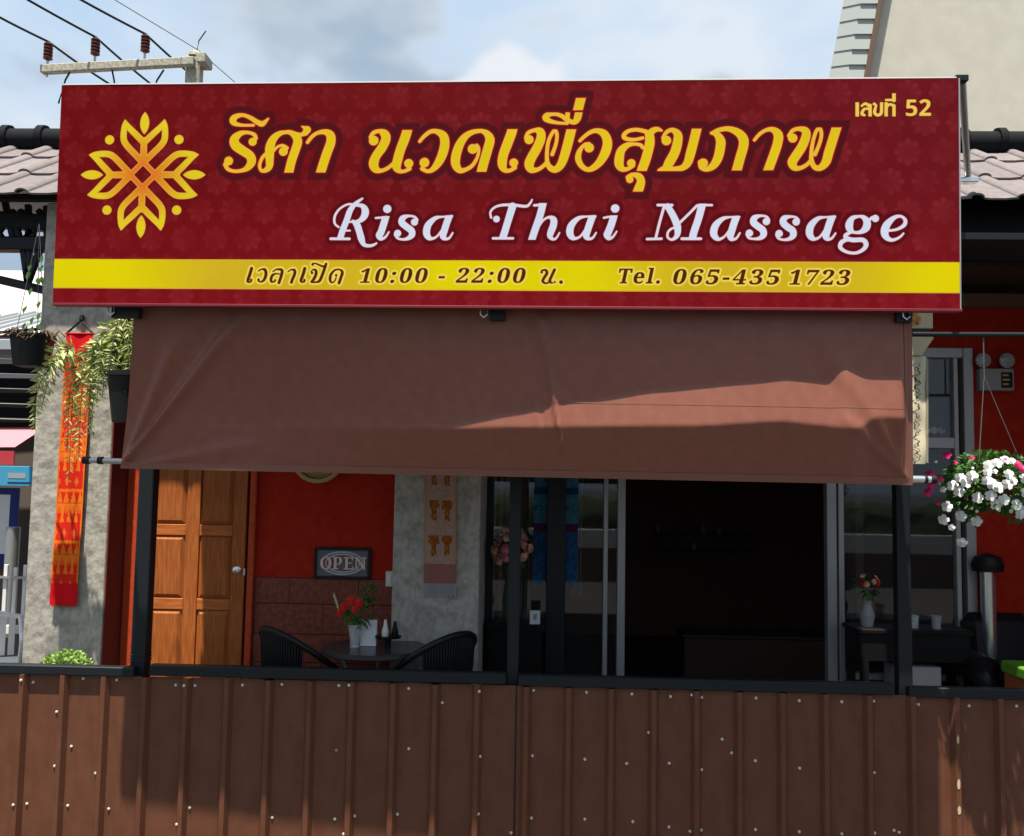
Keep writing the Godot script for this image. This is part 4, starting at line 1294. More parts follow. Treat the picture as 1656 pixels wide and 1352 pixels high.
func terrace_furniture() -> void:
	chair("black rattan armchair in front of the red wall, left of the round table", Vector3(-1.62, 0.12, -6.27), -0.72)
	chair("black rattan armchair in front of the concrete pier, right of the round table", Vector3(-0.72, 0.12, -6.22), 0.85)
	var t := thing("round_table", "small round black table between the two rattan chairs", "table", Vector3(-1.12, 0.12, -6.25))
	var s := mb()
	lathe(s, [Vector2(0.0, 0.765), Vector2(0.345, 0.765), Vector2(0.352, 0.758), Vector2(0.352, 0.735), Vector2(0.34, 0.728), Vector2(0.0, 0.728)], Vector3.ZERO, 40)
	part(t, "tabletop", s, M.tabletop)
	for k in 3:
		s = mb()
		var a := TAU * k / 3.0 + 0.5
		tube(s, [Vector3(cos(a) * 0.24, 0.728, sin(a) * 0.24), Vector3(cos(a) * 0.10, 0.45, sin(a) * 0.10), Vector3(cos(a) * 0.13, 0.2, sin(a) * 0.13), Vector3(cos(a) * 0.30, 0.0, sin(a) * 0.30)], 0.012, 8)
		part(t, "leg", s, M.galvanised)
	s = mb()
	lathe(s, [Vector2(0.0, 0.33), Vector2(0.13, 0.33), Vector2(0.13, 0.32), Vector2(0.0, 0.32)], Vector3.ZERO, 24)
	part(t, "lower_shelf", s, M.black_steel)
	# vase of red flowers
	var top := 0.886
	t = thing("flower_vase", "clear vase of red flowers and green leaves on the round table", "vase", Vector3(-1.245, top, -6.20))
	s = mb()
	lathe(s, [Vector2(0.0, 0.0), Vector2(0.034, 0.0), Vector2(0.030, 0.02), Vector2(0.036, 0.07), Vector2(0.050, 0.15), Vector2(0.047, 0.15), Vector2(0.033, 0.07), Vector2(0.027, 0.025), Vector2(0.0, 0.02)], Vector3.ZERO, 20)
	part(t, "glass", s, M.vase_glass)
	s = mb()
	for k in 5:
		var a := TAU * k / 5.0
		tube(s, [Vector3(cos(a) * 0.008, 0.03, sin(a) * 0.008), Vector3(cos(a) * 0.02, 0.20, sin(a) * 0.02)], 0.0035, 5)
	part(t, "stems", s, M.stem_green)
	s = mb()
	for k in 90:
		var d := Vector3(rng.randfn(), rng.randfn() * 0.8, rng.randfn()).normalized()
		var c := Vector3(0.02, 0.215, 0) + d * Vector3(0.085, 0.07, 0.07) * rng.randf_range(0.5, 1.0)
		leaf(s, c, d * rng.randf_range(0.03, 0.06), Vector3(-d.z, 0.2, d.x).normalized() * 0.016, Vector3(0, -0.012, 0))
	for k in 40:
		var d := Vector3(rng.randfn(), rng.randfn(), rng.randfn()).normalized()
		var c := Vector3(0.075, 0.35, 0) + d * Vector3(0.05, 0.05, 0.04) * rng.randf_range(0.3, 1.0)
		leaf(s, c, d * 0.05, Vector3(-d.z, 0.3, d.x).normalized() * 0.02, Vector3(0, -0.01, 0))
	part(t, "leaves", s, M.leaf_dark)
	for q in [[-0.075, 0.265, 0.05, 0.030], [-0.025, 0.305, 0.05, 0.036], [0.03, 0.295, 0.06, 0.032], [-0.10, 0.225, 0.04, 0.026], [0.005, 0.255, 0.075, 0.024]]:
		s = mb()
		for ring in 3:
			flower_head(s, Vector3(q[0], q[1], q[2] + ring * 0.008), Vector3(q[0] * 2.0, 0.25, 1).normalized(), q[3] * (1.0 - ring * 0.28), 6)
		part(t, "flower", s, M.petal_red)
	s = mb()
	for k in 5:
		leaf(s, Vector3(-0.10 - k * 0.008, 0.23 + k * 0.022, 0.02), Vector3(-0.03, 0.03, 0.01), Vector3(0.006, 0.01, 0), Vector3(0.02, 0.01, 0))
	part(t, "pale_leaf", s, M.leaf_pale)
	# menu card
	t = thing("menu_card", "white folded menu card standing behind the flower vase", "card", Vector3(-1.165, top, -6.27))
	s = mb()
	box(s, Vector3(0, 0.085, 0.012), Vector3(0.105, 0.17, 0.003), 0.0, Basis(Vector3.RIGHT, -0.13))
	box(s, Vector3(0, 0.085, -0.022), Vector3(0.105, 0.17, 0.003), 0.0, Basis(Vector3.RIGHT, 0.13))
	part(t, "leaf_of_card", s, M.paper)
	# tray with small bottles
	t = thing("condiment_tray", "small dark tray with a pale bottle on the round table", "tray", Vector3(-1.03, top, -6.24))
	s = mb()
	lathe(s, [Vector2(0.0, 0.004), Vector2(0.02, 0.0), Vector2(0.022, 0.05), Vector2(0.085, 0.060), Vector2(0.088, 0.072), Vector2(0.0, 0.068)], Vector3.ZERO, 24)
	part(t, "tray", s, M.dark_wood)
	for q in [[-0.02, M.white_plastic, 0.11], [0.045, M.dark_wood, 0.10]]:
		s = mb()
		lathe(s, [Vector2(0.0, 0.069), Vector2(0.022, 0.07), Vector2(0.024, 0.10), Vector2(0.013, 0.069 + q[2] * 0.65), Vector2(0.008, 0.069 + q[2]), Vector2(0.0, 0.07 + q[2])], Vector3(q[0], 0, 0), 14)
		part(t, "bottle", s, q[1])
	# OPEN board on the red wall
	t = thing("open_sign", "small framed OPEN board hanging on the red wall", "sign", Vector3(-1.446, 1.394, -6.70))
	s = mb()
	for q in [[-0.205, 0.205, 0.093, 0.112], [-0.205, 0.205, -0.112, -0.093]]:
		span(s, q[0], q[1], q[2], q[3], 0.0, 0.03, 0.003)
	for q in [[-0.205, -0.188], [0.182, 0.205]]:
		span(s, q[0], q[1], -0.0925, 0.0925, 0.0, 0.03, 0.003)
	part(t, "frame", s, M.open_frame)
	part(t, "board", sbox(-0.1875, 0.1815, -0.0925, 0.0925, 0.0, 0.014), M.open_board)
	for ring in [[0.150, 0.080, 0.009, M.open_blue, 0.0155], [0.122, 0.063, 0.005, M.open_pink, 0.0165]]:
		s = mb()
		var pts := []
		for k in 49:
			var a := TAU * k / 48.0
			pts.append(Vector3(cos(a) * ring[0], sin(a) * ring[1], ring[4]))
		tube(s, pts, ring[2], 6, false)
		part(t, "neon_ring", s, ring[3])
	var font := SystemFont.new()
	font.font_names = PackedStringArray(["Droid Serif"])
	font.font_weight = 700
	for k in 4:
		var tm := TextMesh.new()
		tm.text = "OPEN"[k]
		tm.font = font
		tm.font_size = 64
		tm.pixel_size = 0.0019
		tm.depth = 0.006
		var o := part(t, "letter", tm, M.open_pink)
		o.position = Vector3(-0.121 + k * 0.083, -0.001, 0.022)
		o.scale = Vector3(1.0, 1.0, 1.0)
	t = thing("switch_box", "white switch box on the red wall beside the pier", "switch", Vector3(-1.104, 1.29, -6.70))
	part(t, "box", sbox(-0.026, 0.026, -0.055, 0.055, 0.0, 0.032, 0.004), M.white_plastic)
	part(t, "rocker", sbox(-0.012, 0.012, -0.03, 0.03, 0.0325, 0.037, 0.003), M.white_paint)
	# woven tray hanging on the wall, its foot below the awning
	t = thing("woven_tray", "round straw woven tray hanging on the red wall", "tray", Vector3(-1.645, 2.165, -6.70))
	var up := Basis(Vector3.RIGHT, PI / 2)
	s = mb()
	lathe(s, [Vector2(0.0, 0.02), Vector2(0.15, 0.02), Vector2(0.18, 0.035)], Vector3.ZERO, 40, up)
	part(t, "base", s, M.straw_dark)
	s = mb()
	for ring in 9:
		var r := 0.02 + ring * 0.0165
		var pts := []
		for k in 41:
			var a := TAU * k / 40.0
			pts.append(Vector3(cos(a) * r, sin(a) * r, 0.022 + 0.0045 * sin(a * 22.0 + ring * PI)))
		tube(s, pts, 0.0065, 5, false)
	part(t, "weave", s, M.straw)
	s = mb()
	var pts := []
	for k in 49:
		var a := TAU * k / 48.0
		pts.append(Vector3(cos(a) * 0.185, sin(a) * 0.185, 0.036))
	tube(s, pts, 0.017, 8, false)
	part(t, "rim", s, M.straw)
	# scarf on the middle pier
	cloth_strip("woven_scarf", "pale pink scarf with mustard motifs hanging on the inner concrete pier", "scarf", Vector3(-0.742, 0, -6.48), 0.222, 2.75, 1.285, print_mat("elephant_cloth", elephant_image()), 0.10, Vector3(0.024, 0, 0), M.lace)

# a hanging strip of cloth with a fringe; drift is how far the foot swings
func cloth_strip(called: String, label: String, cat: String, at: Vector3, w: float, y1: float, y0: float, m: Material, fringe: float, drift: Vector3, fm: Material) -> Node3D:
	var t := thing(called, label, cat, Vector3(at.x, y0, at.z))
	var s := mb()
	var h := y1 - y0
	grid(s, 10, 40, func(u, v): return Vector3((u - 0.5) * w, h * (1.0 - v), 0.004 * sin(u * 9.0 + v * 7.0) + 0.004 * sin(v * 16.0)) + drift * v)
	part(t, "cloth", s, m)
	if fringe > 0.0:
		s = mb()
		for k in 26:
			var x := (k / 25.0 - 0.5) * w
			var l := fringe * rng.randf_range(0.82, 1.0)
			tube(s, [Vector3(x, 0.002, 0) + drift, Vector3(x + rng.randf_range(-0.003, 0.003), -l, rng.randf_range(-0.003, 0.003)) + drift], 0.0026, 4, false)
		part(t, "fringe", s, fm)
	return t

# ---------------------------------------------------------------- left side: plants, scarf, neighbours
func frond(ls: SurfaceTool, ss: SurfaceTool, path: Array, n: int, l: float) -> void:
	var c := Curve3D.new()
	for i in path.size():
		var a: Vector3 = path[maxi(i - 1, 0)]
		var b: Vector3 = path[mini(i + 1, path.size() - 1)]
		c.add_point(path[i], (a - b) / 6.0, (b - a) / 6.0)
	var total := c.get_baked_length()
	var sp := []
	for k in 9:
		sp.append(c.sample_baked(total * k / 8.0))
	tube(ss, sp, 0.0025, 4, false)
	for k in n:
		var f := (k + 0.5) / n
		var p := c.sample_baked(total * f)
		var d := (c.sample_baked(minf(total * f + 0.02, total)) - c.sample_baked(maxf(total * f - 0.02, 0.0))).normalized()
		var side := d.cross(Vector3(0.25, 0.1, 1)).normalized()
		var ll := l * (1.0 - 0.65 * f * f) * rng.randf_range(0.75, 1.15)
		for sg in [-1.0, 1.0]:
			var dir: Vector3 = (side * sg + d * 0.3 + Vector3(rng.randfn(), rng.randfn(), rng.randfn()) * 0.38).normalized() * ll
			leaf(ls, p, dir, (d + Vector3(rng.randfn(), rng.randfn(), rng.randfn()) * 0.5).normalized() * ll * rng.randf_range(0.13, 0.22), Vector3(0, -rng.randf_range(0.1, 0.55) * ll, 0.1 * ll))

func left_side() -> void:
	var c := cloth_strip("woven_scarf", "long bright red and orange patterned scarf hanging on the sunlit concrete pier", "scarf", Vector3(-3.293, 0, -6.365), 0.192, 2.985, 1.10, print_mat("red_cloth", scarf_image()), 0.0, Vector3(-0.017, 0, 0.0), M.lace)
	var s := mb()
	for k in 40:
		var x := (k / 39.0 - 0.5) * 0.19 - 0.017
		tube(s, [Vector3(x, 0.004, 0), Vector3(x + rng.randf_range(-0.004, 0.004), -0.02 * rng.randf_range(0.3, 1.0), 0.002)], 0.0022, 4, false)
	part(c, "fringe", s, M.petal_red)
	s = mb()
	tube(s, [Vector3(-0.105, 1.888, 0), Vector3(0.105, 1.888, 0)], 0.007, 8)
	part(c, "hanging_rod", s, M.petal_red)
	s = mb()
	tube(s, [Vector3(-0.09, 1.893, 0), Vector3(0.0, 1.985, -0.01), Vector3(0.09, 1.893, 0)], 0.008, 6)
	tube(s, [Vector3(0, 1.985, -0.012), Vector3(0, 2.02, -0.02)], 0.016, 8)
	part(c, "hanger", s, M.black_plastic)
	# hanging pot with dry roots, nearer the street
	var t := thing("hanging_pot", "black square hanging pot with dried roots at the left edge", "pot", Vector3(-3.365, 2.69, -5.9), "hanging pots by the pier")
	s = mb()
	for k in 4:
		var a := Vector2(0.105, 0.205).x
	lathe(s, [Vector2(0.0, 0.0), Vector2(0.115, 0.0), Vector2(0.145, 0.195), Vector2(0.152, 0.195), Vector2(0.152, 0.21), Vector2(0.138, 0.21), Vector2(0.12, 0.15), Vector2(0.0, 0.15)], Vector3.ZERO, 4, Basis(Vector3.UP, PI / 4 + 0.12))
	part(t, "pot", s, M.black_plastic)
	s = mb()
	for k in 46:
		var a := rng.randf() * TAU
		var p := Vector3(cos(a) * 0.09, 0.16, sin(a) * 0.09)
		var q := p + Vector3(rng.randfn() * 0.04, 0.06 + rng.randf() * 0.02, rng.randfn() * 0.04)
		tube(s, [p, q, q + Vector3(cos(a) * 0.07 - 0.03, -0.03 - rng.randf() * 0.05, sin(a) * 0.05)], 0.0045, 4, false)
	part(t, "dry_roots", s, M.dry_root)
	s = mb()
	for k in 3:
		var a := TAU * k / 3.0 + 0.3
		tube(s, [Vector3(cos(a) * 0.10, 0.2, sin(a) * 0.10), Vector3(0, 0.95, 0)], 0.0025, 4, false)
	part(t, "hanging_wire", s, M.thin_wire)
	var vine := mb()
	for k in 16:
		var y := 0.24 + rng.randf() * 0.5
		var p := Vector3(rng.randf_range(-0.06, 0.06), y, 0.02)
		leaf(vine, p, Vector3(rng.randf_range(-0.02, 0.02), -0.05, 0.01), Vector3(0.018, 0, 0.006), Vector3(0, -0.01, 0))
	part(t, "vine_leaves", vine, M.leaf_dark)
	# pale trailing fern strand
	t = thing("trailing_fern", "pale yellow-green fern strand trailing down the left edge of the pier", "fern", Vector3(-3.18, 2.83, -5.95), "ferns by the pier")
	var ls := mb()
	var ss := mb()
	frond(ls, ss, [Vector3(0.06, 0.02, 0), Vector3(-0.03, -0.02, 0.03), Vector3(-0.10, -0.17, 0.05), Vector3(-0.145, -0.36, 0.05), Vector3(-0.14, -0.55, 0.04)], 44, 0.085)
	frond(ls, ss, [Vector3(0.06, 0.01, 0), Vector3(-0.02, -0.08, 0.0), Vector3(-0.08, -0.24, 0.02), Vector3(-0.12, -0.42, 0.02)], 34, 0.075)
	frond(ls, ss, [Vector3(0.05, 0.0, 0), Vector3(-0.04, -0.12, 0.06), Vector3(-0.13, -0.30, 0.07)], 26, 0.07)
	part(t, "fronds", ls, M.leaf_pale)
	part(t, "stems", ss, M.stem_green)
	# big hanging fern with its pot half behind the awning
	t = thing("hanging_fern", "bushy green fern hanging over the red scarf beside the awning", "fern", Vector3(-2.83, 2.62, -6.0), "ferns by the pier")
	ls = mb()
	ss = mb()
	var lp := mb()
	for k in 24:
		var a := rng.randf_range(-0.4, PI + 0.9)
		var reach := rng.randf_range(0.08, 0.20)
		var drop := rng.randf_range(0.25, 0.75)
		var rise := rng.randf_range(0.10, 0.42)
		var d := Vector3(cos(a) * 1.0, 0, sin(a) * 0.55)
		frond(lp if k % 3 == 0 else ls, ss, [Vector3(0, 0.12, 0), Vector3(d.x * reach * 0.5, rise, d.z * reach * 0.5), Vector3(d.x * reach, rise * 0.55, d.z * reach), Vector3(d.x * reach * 1.15, rise * 0.55 - drop * 0.45, d.z * reach * 1.2)], 24, 0.075)
	for k in 6:
		var x := rng.randf_range(-0.36, -0.14)
		var drop := rng.randf_range(0.35, 0.70)
		frond(lp if k % 2 == 0 else ls, ss, [Vector3(0, 0.18, 0), Vector3(x * 0.6, 0.24, 0.02), Vector3(x, 0.02, 0.03), Vector3(x - 0.01, -drop, 0.02)], 38, 0.07)
	part(t, "fronds", ls, M.leaf_fern)
	part(t, "young_fronds", lp, M.leaf_pale)
	part(t, "stems", ss, M.stem_green)
	s = mb()
	lathe(s, [Vector2(0.0, -0.28), Vector2(0.10, -0.28), Vector2(0.14, 0.02), Vector2(0.155, 0.02), Vector2(0.155, 0.05), Vector2(0.135, 0.05), Vector2(0.12, 0.0), Vector2(0.0, 0.0)], Vector3(0.08, 0, 0), 24)
	part(t, "pot", s, M.black_plastic)
	s = mb()
	for k in 3:
		var a := TAU * k / 3.0
		tube(s, [Vector3(0.05 + cos(a) * 0.14, 0.04, sin(a) * 0.14), Vector3(0.05, 0.85, 0)], 0.0025, 4, false)
	part(t, "hanging_wire", s, M.thin_wire)
	# potted bush behind the rail
	t = thing("potted_bush", "small round bright green bush behind the fence rail by the pier", "bush", Vector3(-3.14, 0.12, -6.12))
	s = mb()
	lathe(s, [Vector2(0.0, 0.0), Vector2(0.12, 0.0), Vector2(0.17, 0.48), Vector2(0.185, 0.48), Vector2(0.185, 0.52), Vector2(0.16, 0.52), Vector2(0.15, 0.46), Vector2(0.0, 0.46)], Vector3.ZERO, 24)
	part(t, "pot", s, M.terracotta)
	s = mb()
	for k in 620:
		var a := rng.randf() * TAU
		var e := asin(sqrt(rng.randf()))
		var d := Vector3(cos(a) * cos(e), sin(e), sin(a) * cos(e))
		var p := Vector3(0, 0.54, 0) + d * Vector3(0.185, 0.165, 0.17) * rng.randf_range(0.72, 1.02)
		var o := (d + Vector3(rng.randfn(), rng.randfn(), rng.randfn()) * 0.4).normalized()
		leaf(s, p, o * 0.032, o.cross(Vector3(rng.randfn(), 1, rng.randfn())).normalized() * 0.014, Vector3(0, -0.008, 0))
	part(t, "leaves", s, M.leaf_bush)
	# steel roof truss in the open left end
	t = thing("roof_truss", "black steel truss under the open left end of the tiled roof", "truss", Vector3(-4.2, 3.5, -6.7))
	var beams := [["bottom_chord", Vector3(-6.0, 3.665, -6.6), Vector3(-2.95, 3.70, -6.6), 0.09, 0.10], ["top_chord", Vector3(-6.0, 4.00, -6.62), Vector3(-2.95, 3.80, -6.62), 0.09, 0.12], ["middle_chord", Vector3(-6.0, 3.98, -6.9), Vector3(-2.95, 3.93, -6.9), 0.08, 0.10], ["raking_chord", Vector3(-6.0, 3.86, -6.7), Vector3(-2.95, 3.19, -6.7), 0.06, 0.06]]
	for q in beams:
		s = mb()
		bar(s, q[1], q[2], q[3], q[4])
		part(t, q[0], s, M.black_steel, true)
	for q in [[-3.98, 3.95, -3.90, 3.70], [-3.90, 3.70, -3.72, 3.88], [-3.84, 3.70, -3.86, 3.99], [-3.72, 3.98, -3.70, 3.70], [-4.20, 3.96, -4.02, 3.70], [-3.88, 3.66, -3.83, 3.40], [-3.83, 3.66, -3.83, 3.40], [-3.75, 3.66, -3.83, 3.40], [-4.3, 3.66, -4.2, 3.50], [-4.1, 3.66, -4.2, 3.50], [-4.05, 4.05, -3.95, 3.70], [-3.78, 3.70, -3.92, 3.95], [-4.12, 3.70, -4.0, 3.9], [-3.62, 3.70, -3.78, 3.95], [-3.55, 3.70, -3.40, 3.86], [-3.4, 3.66, -3.45, 3.32]]:
		s = mb()
		bar(s, Vector3(q[0], q[1], -6.61), Vector3(q[2], q[3], -6.61), 0.042, 0.042)
		part(t, "web", s, M.black_steel, true)

# ---------------------------------------------------------------- right side: basket, banner, lamp, furniture
func right_side() -> void:
	var t := thing("hanging_pipe", "dark horizontal steel pipe under the eave carrying the flower basket", "pipe", Vector3(2.8, 2.91, -5.55))
	var s := mb()
	tube(s, [Vector3(2.10, 2.906, -5.55), Vector3(3.9, 2.918, -5.55)], 0.015, 10)
	part(t, "pipe", s, M.black_steel, true)
	for x in [2.11, 3.85]:
		s = mb()
		tube(s, [Vector3(x, 2.91, -5.55), Vector3(x, 3.45, -5.55 if x > 3.0 else -5.55)], 0.008, 6)
		part(t, "drop_rod", s, M.black_steel, true)
	t = thing("flower_basket", "hanging basket of white and magenta flowers in the sun", "flower basket", Vector3(2.60, 1.98, -5.55))
	s = mb()
	lathe(s, [Vector2(0.0, -0.12), Vector2(0.10, -0.09), Vector2(0.16, 0.0), Vector2(0.18, 0.09), Vector2(0.165, 0.09), Vector2(0.0, 0.06)], Vector3(0.03, 0, 0), 24)
	part(t, "liner", s, M.coco_liner)
	s = mb()
	tube(s, [Vector3(-0.012, 0.93, 0), Vector3(-0.012, 0.66, 0)], 0.004, 6)
	for k in 3:
		var a := TAU * k / 3.0 + 0.4
		tube(s, [Vector3(-0.012, 0.68, 0), Vector3(0.03 + cos(a) * 0.17, 0.09, sin(a) * 0.17)], 0.0022, 5, false)
	part(t, "hanging_wire", s, M.thin_wire)
	s = mb()
	for k in 1500:
		var a := rng.randf() * TAU
		var e := rng.randf_range(-0.9, 1.3)
		var d := Vector3(cos(a) * cos(e), sin(e), sin(a) * cos(e))
		var low := maxf(-d.y, 0.0)
		var p := Vector3(0.02, 0.03, 0) + d * Vector3(0.26 - 0.08 * low, 0.20 + 0.05 * low, 0.24) * rng.randf_range(0.62, 1.03)
		if p.y < -0.10 and absf(p.x - 0.02) < 0.09:
			continue
		var o := (d + Vector3(rng.randfn(), rng.randfn(), rng.randfn()) * 0.5).normalized()
		leaf(s, p, o * rng.randf_range(0.035, 0.055), o.cross(Vector3(rng.randfn(), 1.5, rng.randfn())).normalized() * rng.randf_range(0.011, 0.017), Vector3(0, -0.014, 0))
	part(t, "leaves", s, M.leaf_dark)
	s = mb()
	for k in 22:
		var p := Vector3(rng.randf_range(0.16, 0.24), -0.14 - rng.randf() * 0.09, rng.randf_range(0.1, 0.2))
		leaf(s, p, Vector3(rng.randf_range(-0.02, 0.02), -0.05, 0.01), Vector3(0.012, 0, 0.008), Vector3(0, -0.01, 0.01))
	part(t, "dry_leaves", s, M.coco_liner)
	# flowers where the photograph shows them, standing on the dome of leaves
	var whites := [[2.508,2.129,0.032],[2.55,2.141,0.032],[2.529,2.093,0.016],[2.426,2.068,0.032],[2.381,2.056,0.032],[2.355,2.011,0.032],[2.4,2.028,0.032],[2.376,1.977,0.032],[2.31,1.987,0.018],[2.489,2.041,0.032],[2.538,2.002,0.032],[2.511,2.019,0.032],[2.586,2.023,0.032],[2.595,2.065,0.018],[2.448,1.944,0.032],[2.504,1.957,0.032],[2.57,1.935,0.032],[2.536,1.906,0.032],[2.33,1.889,0.032],[2.309,1.812,0.032],[2.355,1.768,0.02],[2.41,1.834,0.032],[2.487,1.807,0.032],[2.412,1.682,0.032],[2.642,1.908,0.032],[2.674,1.875,0.032],[2.621,1.871,0.012],[2.435,2.111,0.008],[2.273,2.148,0.01],[2.436,1.882,0.008],[2.46,1.866,0.009],[2.558,1.873,0.008],[2.684,2.056,0.032],[2.688,1.977,0.032]]
	for k in 6:
		var a := rng.randf() * TAU
		var r := sqrt(rng.randf()) * 0.9
		whites.append([2.62 + cos(a) * r * 0.24, 2.01 + sin(a) * r * 0.19, rng.randf_range(0.022, 0.032)])
	var mags := [[2.233,2.074,0.027],[2.283,2.049,0.027],[2.243,2.014,0.027],[2.223,1.969,0.027],[2.336,2.189,0.027],[2.382,2.144,0.014],[2.453,2.171,0.014],[2.28,1.907,0.014],[2.598,2.159,0.018],[2.661,2.135,0.027],[2.685,2.107,0.027]]
	for set_ in [[whites, M.petal_white], [mags, M.petal_magenta]]:
		for q in set_[0]:
			var x: float = q[0] - 2.60
			var y: float = q[1] - 1.98
			var nx := (x - 0.02) / 0.28
			var ny := (y - 0.03) / 0.25
			var zz := 0.26 * sqrt(maxf(1.0 - nx * nx - ny * ny, 0.06))
			var n := Vector3(nx * 0.7, ny * 0.7 + 0.25, 1.0).normalized()
			s = mb()
			flower_head(s, Vector3(x, y, zz), n, q[2], 5)
			part(t, "flower", s, set_[1])
	# cream bracket post and lettered cloth
	t = thing("cream_bracket", "cream painted timber bracket with gold ornament behind the awning's right end", "bracket", Vector3(2.36, 2.85, -6.0))
	part(t, "block", sbox(2.27, 2.474, 3.02, 3.40, -6.06, -5.98, 0.004), M.cream_wood, true)
	s = mb()
	var prof := [Vector3(2.27, 2.985, -5.98), Vector3(2.474, 2.985, -5.98), Vector3(2.474, 2.955, -5.98), Vector3(2.40, 2.845, -5.98), Vector3(2.27, 2.845, -5.98)]
	var rear := []
	for p in prof:
		rear.append(p + Vector3(0, 0, -0.08))
	face(s, prof, Vector3.BACK)
	face(s, rear, Vector3.FORWARD)
	for k in 5:
		face(s, [prof[k], prof[(k + 1) % 5], rear[(k + 1) % 5], rear[k]], ((prof[k] + prof[(k + 1) % 5]) / 2 - Vector3(2.35, 2.92, -5.98)) * Vector3(1, 1, 0))
	part(t, "brace", s, M.cream_wood, true)
	part(t, "spacer", sbox(2.27, 2.46, 2.986, 3.019, -6.055, -5.99), M.black_steel, true)
	s = mb()
	for k in 26:
		var a := rng.randf() * TAU
		var r := rng.randf() * 0.045
		ball(s, Vector3(2.345 + cos(a) * r, 3.08 + sin(a) * r * 1.3, -5.975), Vector3(0.012, 0.016, 0.010), 6, 4)
	part(t, "gold_ornament", s, M.gold_paint, true)
	var bn := cloth_strip("lettered_cloth", "narrow cream cloth with black handwriting hanging at the awning's right end", "cloth", Vector3(2.365, 0, -5.99), 0.125, 2.84, 2.15, print_mat("lettered", script_banner_image()), 0.0, Vector3(-0.012, 0, 0), M.cream_wood)
	s = mb()
	for k in 60:
		var y := 0.02 + k * 0.0112
		leaf(s, Vector3(0.060 - 0.012 * (1.0 - y / 0.69), y, 0), Vector3(0.022, -0.006, 0.004), Vector3(0, 0.005, 0), Vector3(0, -0.008, 0))
	part(bn, "side_fringe", s, M.cream_wood)
	# emergency light
	t = thing("emergency_light", "grey emergency light box with two round lamps on the wall at right", "lamp", Vector3(3.46, 2.85, -7.28))
	part(t, "case", sbox(-0.13, 0.13, -0.085, 0.085, 0.0, 0.07, 0.006), M.grey_plastic)
	part(t, "label_panel", sbox(0.03, 0.115, -0.065, 0.055, 0.071, 0.073), M.black_plastic)
	for k in 3:
		part(t, "label_bar", sbox(0.04, 0.085 + 0.01 * (k % 2), -0.045 + k * 0.035, -0.030 + k * 0.035, 0.0735, 0.0745), M.straw)
	for x in [-0.105, 0.075]:
		s = mb()
		lathe(s, [Vector2(0.0, 0.0), Vector2(0.030, 0.004), Vector2(0.056, 0.035), Vector2(0.058, 0.05), Vector2(0.050, 0.05), Vector2(0.026, 0.018), Vector2(0.0, 0.012)], Vector3(x, 0.145, 0.03), 20, Basis(Vector3.RIGHT, PI / 2))
		var lamp := part(t, "lamp_head", s, M.grey_plastic)
		s = mb()
		lathe(s, [Vector2(0.0, 0.056), Vector2(0.03, 0.054), Vector2(0.050, 0.046)], Vector3(x, 0.145, 0.03), 20, Basis(Vector3.RIGHT, PI / 2))
		part(lamp, "lens", s, M.vase_glass)
	# console table with odds and ends
	t = thing("console_table", "black console table in front of the right window", "table", Vector3(2.68, 0.12, -7.0))
	part(t, "top", sbox(-0.42, 0.40, 0.835, 0.865, -0.2, 0.16, 0.004), M.dark_wood)
	part(t, "apron", sbox(-0.40, 0.38, 0.64, 0.834, -0.18, 0.14), M.dark_wood)
	for q in [[-0.39, 0.12], [0.35, 0.12], [-0.39, -0.17], [0.35, -0.17]]:
		part(t, "leg", sbox(q[0], q[0] + 0.05, 0.0, 0.639, q[1] - 0.025, q[1] + 0.025), M.dark_wood)
	t = thing("steel_cabinet", "grey steel cabinet standing under the black console table", "cabinet", Vector3(2.74, 0.12, -7.02))
	part(t, "case", sbox(-0.19, 0.13, 0.0, 0.60, -0.13, 0.12, 0.006), M.grey_plastic)
	part(t, "handle", sbox(0.06, 0.075, 0.35, 0.45, 0.121, 0.135, 0.002), M.galvanised)
	t = thing("table_flowers", "small vase of pale red flowers on the console table", "vase", Vector3(2.38, 0.985, -7.0))
	s = mb()
	lathe(s, [Vector2(0.0, 0.0), Vector2(0.04, 0.0), Vector2(0.055, 0.08), Vector2(0.03, 0.16), Vector2(0.035, 0.19), Vector2(0.0, 0.18)], Vector3.ZERO, 16)
	part(t, "vase", s, M.grey_plastic)
	s = mb()
	for k in 50:
		var d := Vector3(rng.randfn(), rng.randfn(), rng.randfn()).normalized()
		leaf(s, Vector3(0, 0.29, 0) + d * 0.07, d * 0.05, Vector3(-d.z, 0.3, d.x).normalized() * 0.015, Vector3(0, -0.01, 0))
	part(t, "leaves", s, M.leaf_dark)
	for k in 9:
		s = mb()
		var d := Vector3(rng.randfn(), absf(rng.randfn()), absf(rng.randfn()) + 0.3).normalized()
		flower_head(s, Vector3(0, 0.31, 0) + d * 0.09, d, 0.022, 6)
		part(t, "flower", s, M.petal_peach if k % 3 else M.petal_red)
	for q in [["plain glass tumbler on the console table", 2.70, M.vase_glass, "drinking_glass", "glass"], ["squat grey jar on the console table near its right end", 2.86, M.grey_plastic, "storage_jar", "jar"]]:
		t = thing(q[3], q[0], q[4], Vector3(q[1], 0.985, -6.95))
		s = mb()
		lathe(s, [Vector2(0.0, 0.0), Vector2(0.030, 0.0), Vector2(0.036, 0.09), Vector2(0.033, 0.09), Vector2(0.027, 0.006), Vector2(0.0, 0.006)], Vector3.ZERO, 18)
		part(t, "body", s, q[2])
		s = mb()
		lathe(s, [Vector2(0.037, 0.088), Vector2(0.040, 0.091), Vector2(0.037, 0.095), Vector2(0.033, 0.091)], Vector3.ZERO, 18)
		part(t, "lip", s, q[2])
	# padded black armchair and steel urn
	t = thing("padded_armchair", "bulky black padded armchair in front of the red wall at the right edge", "armchair", Vector3(3.42, 0.12, -6.98))
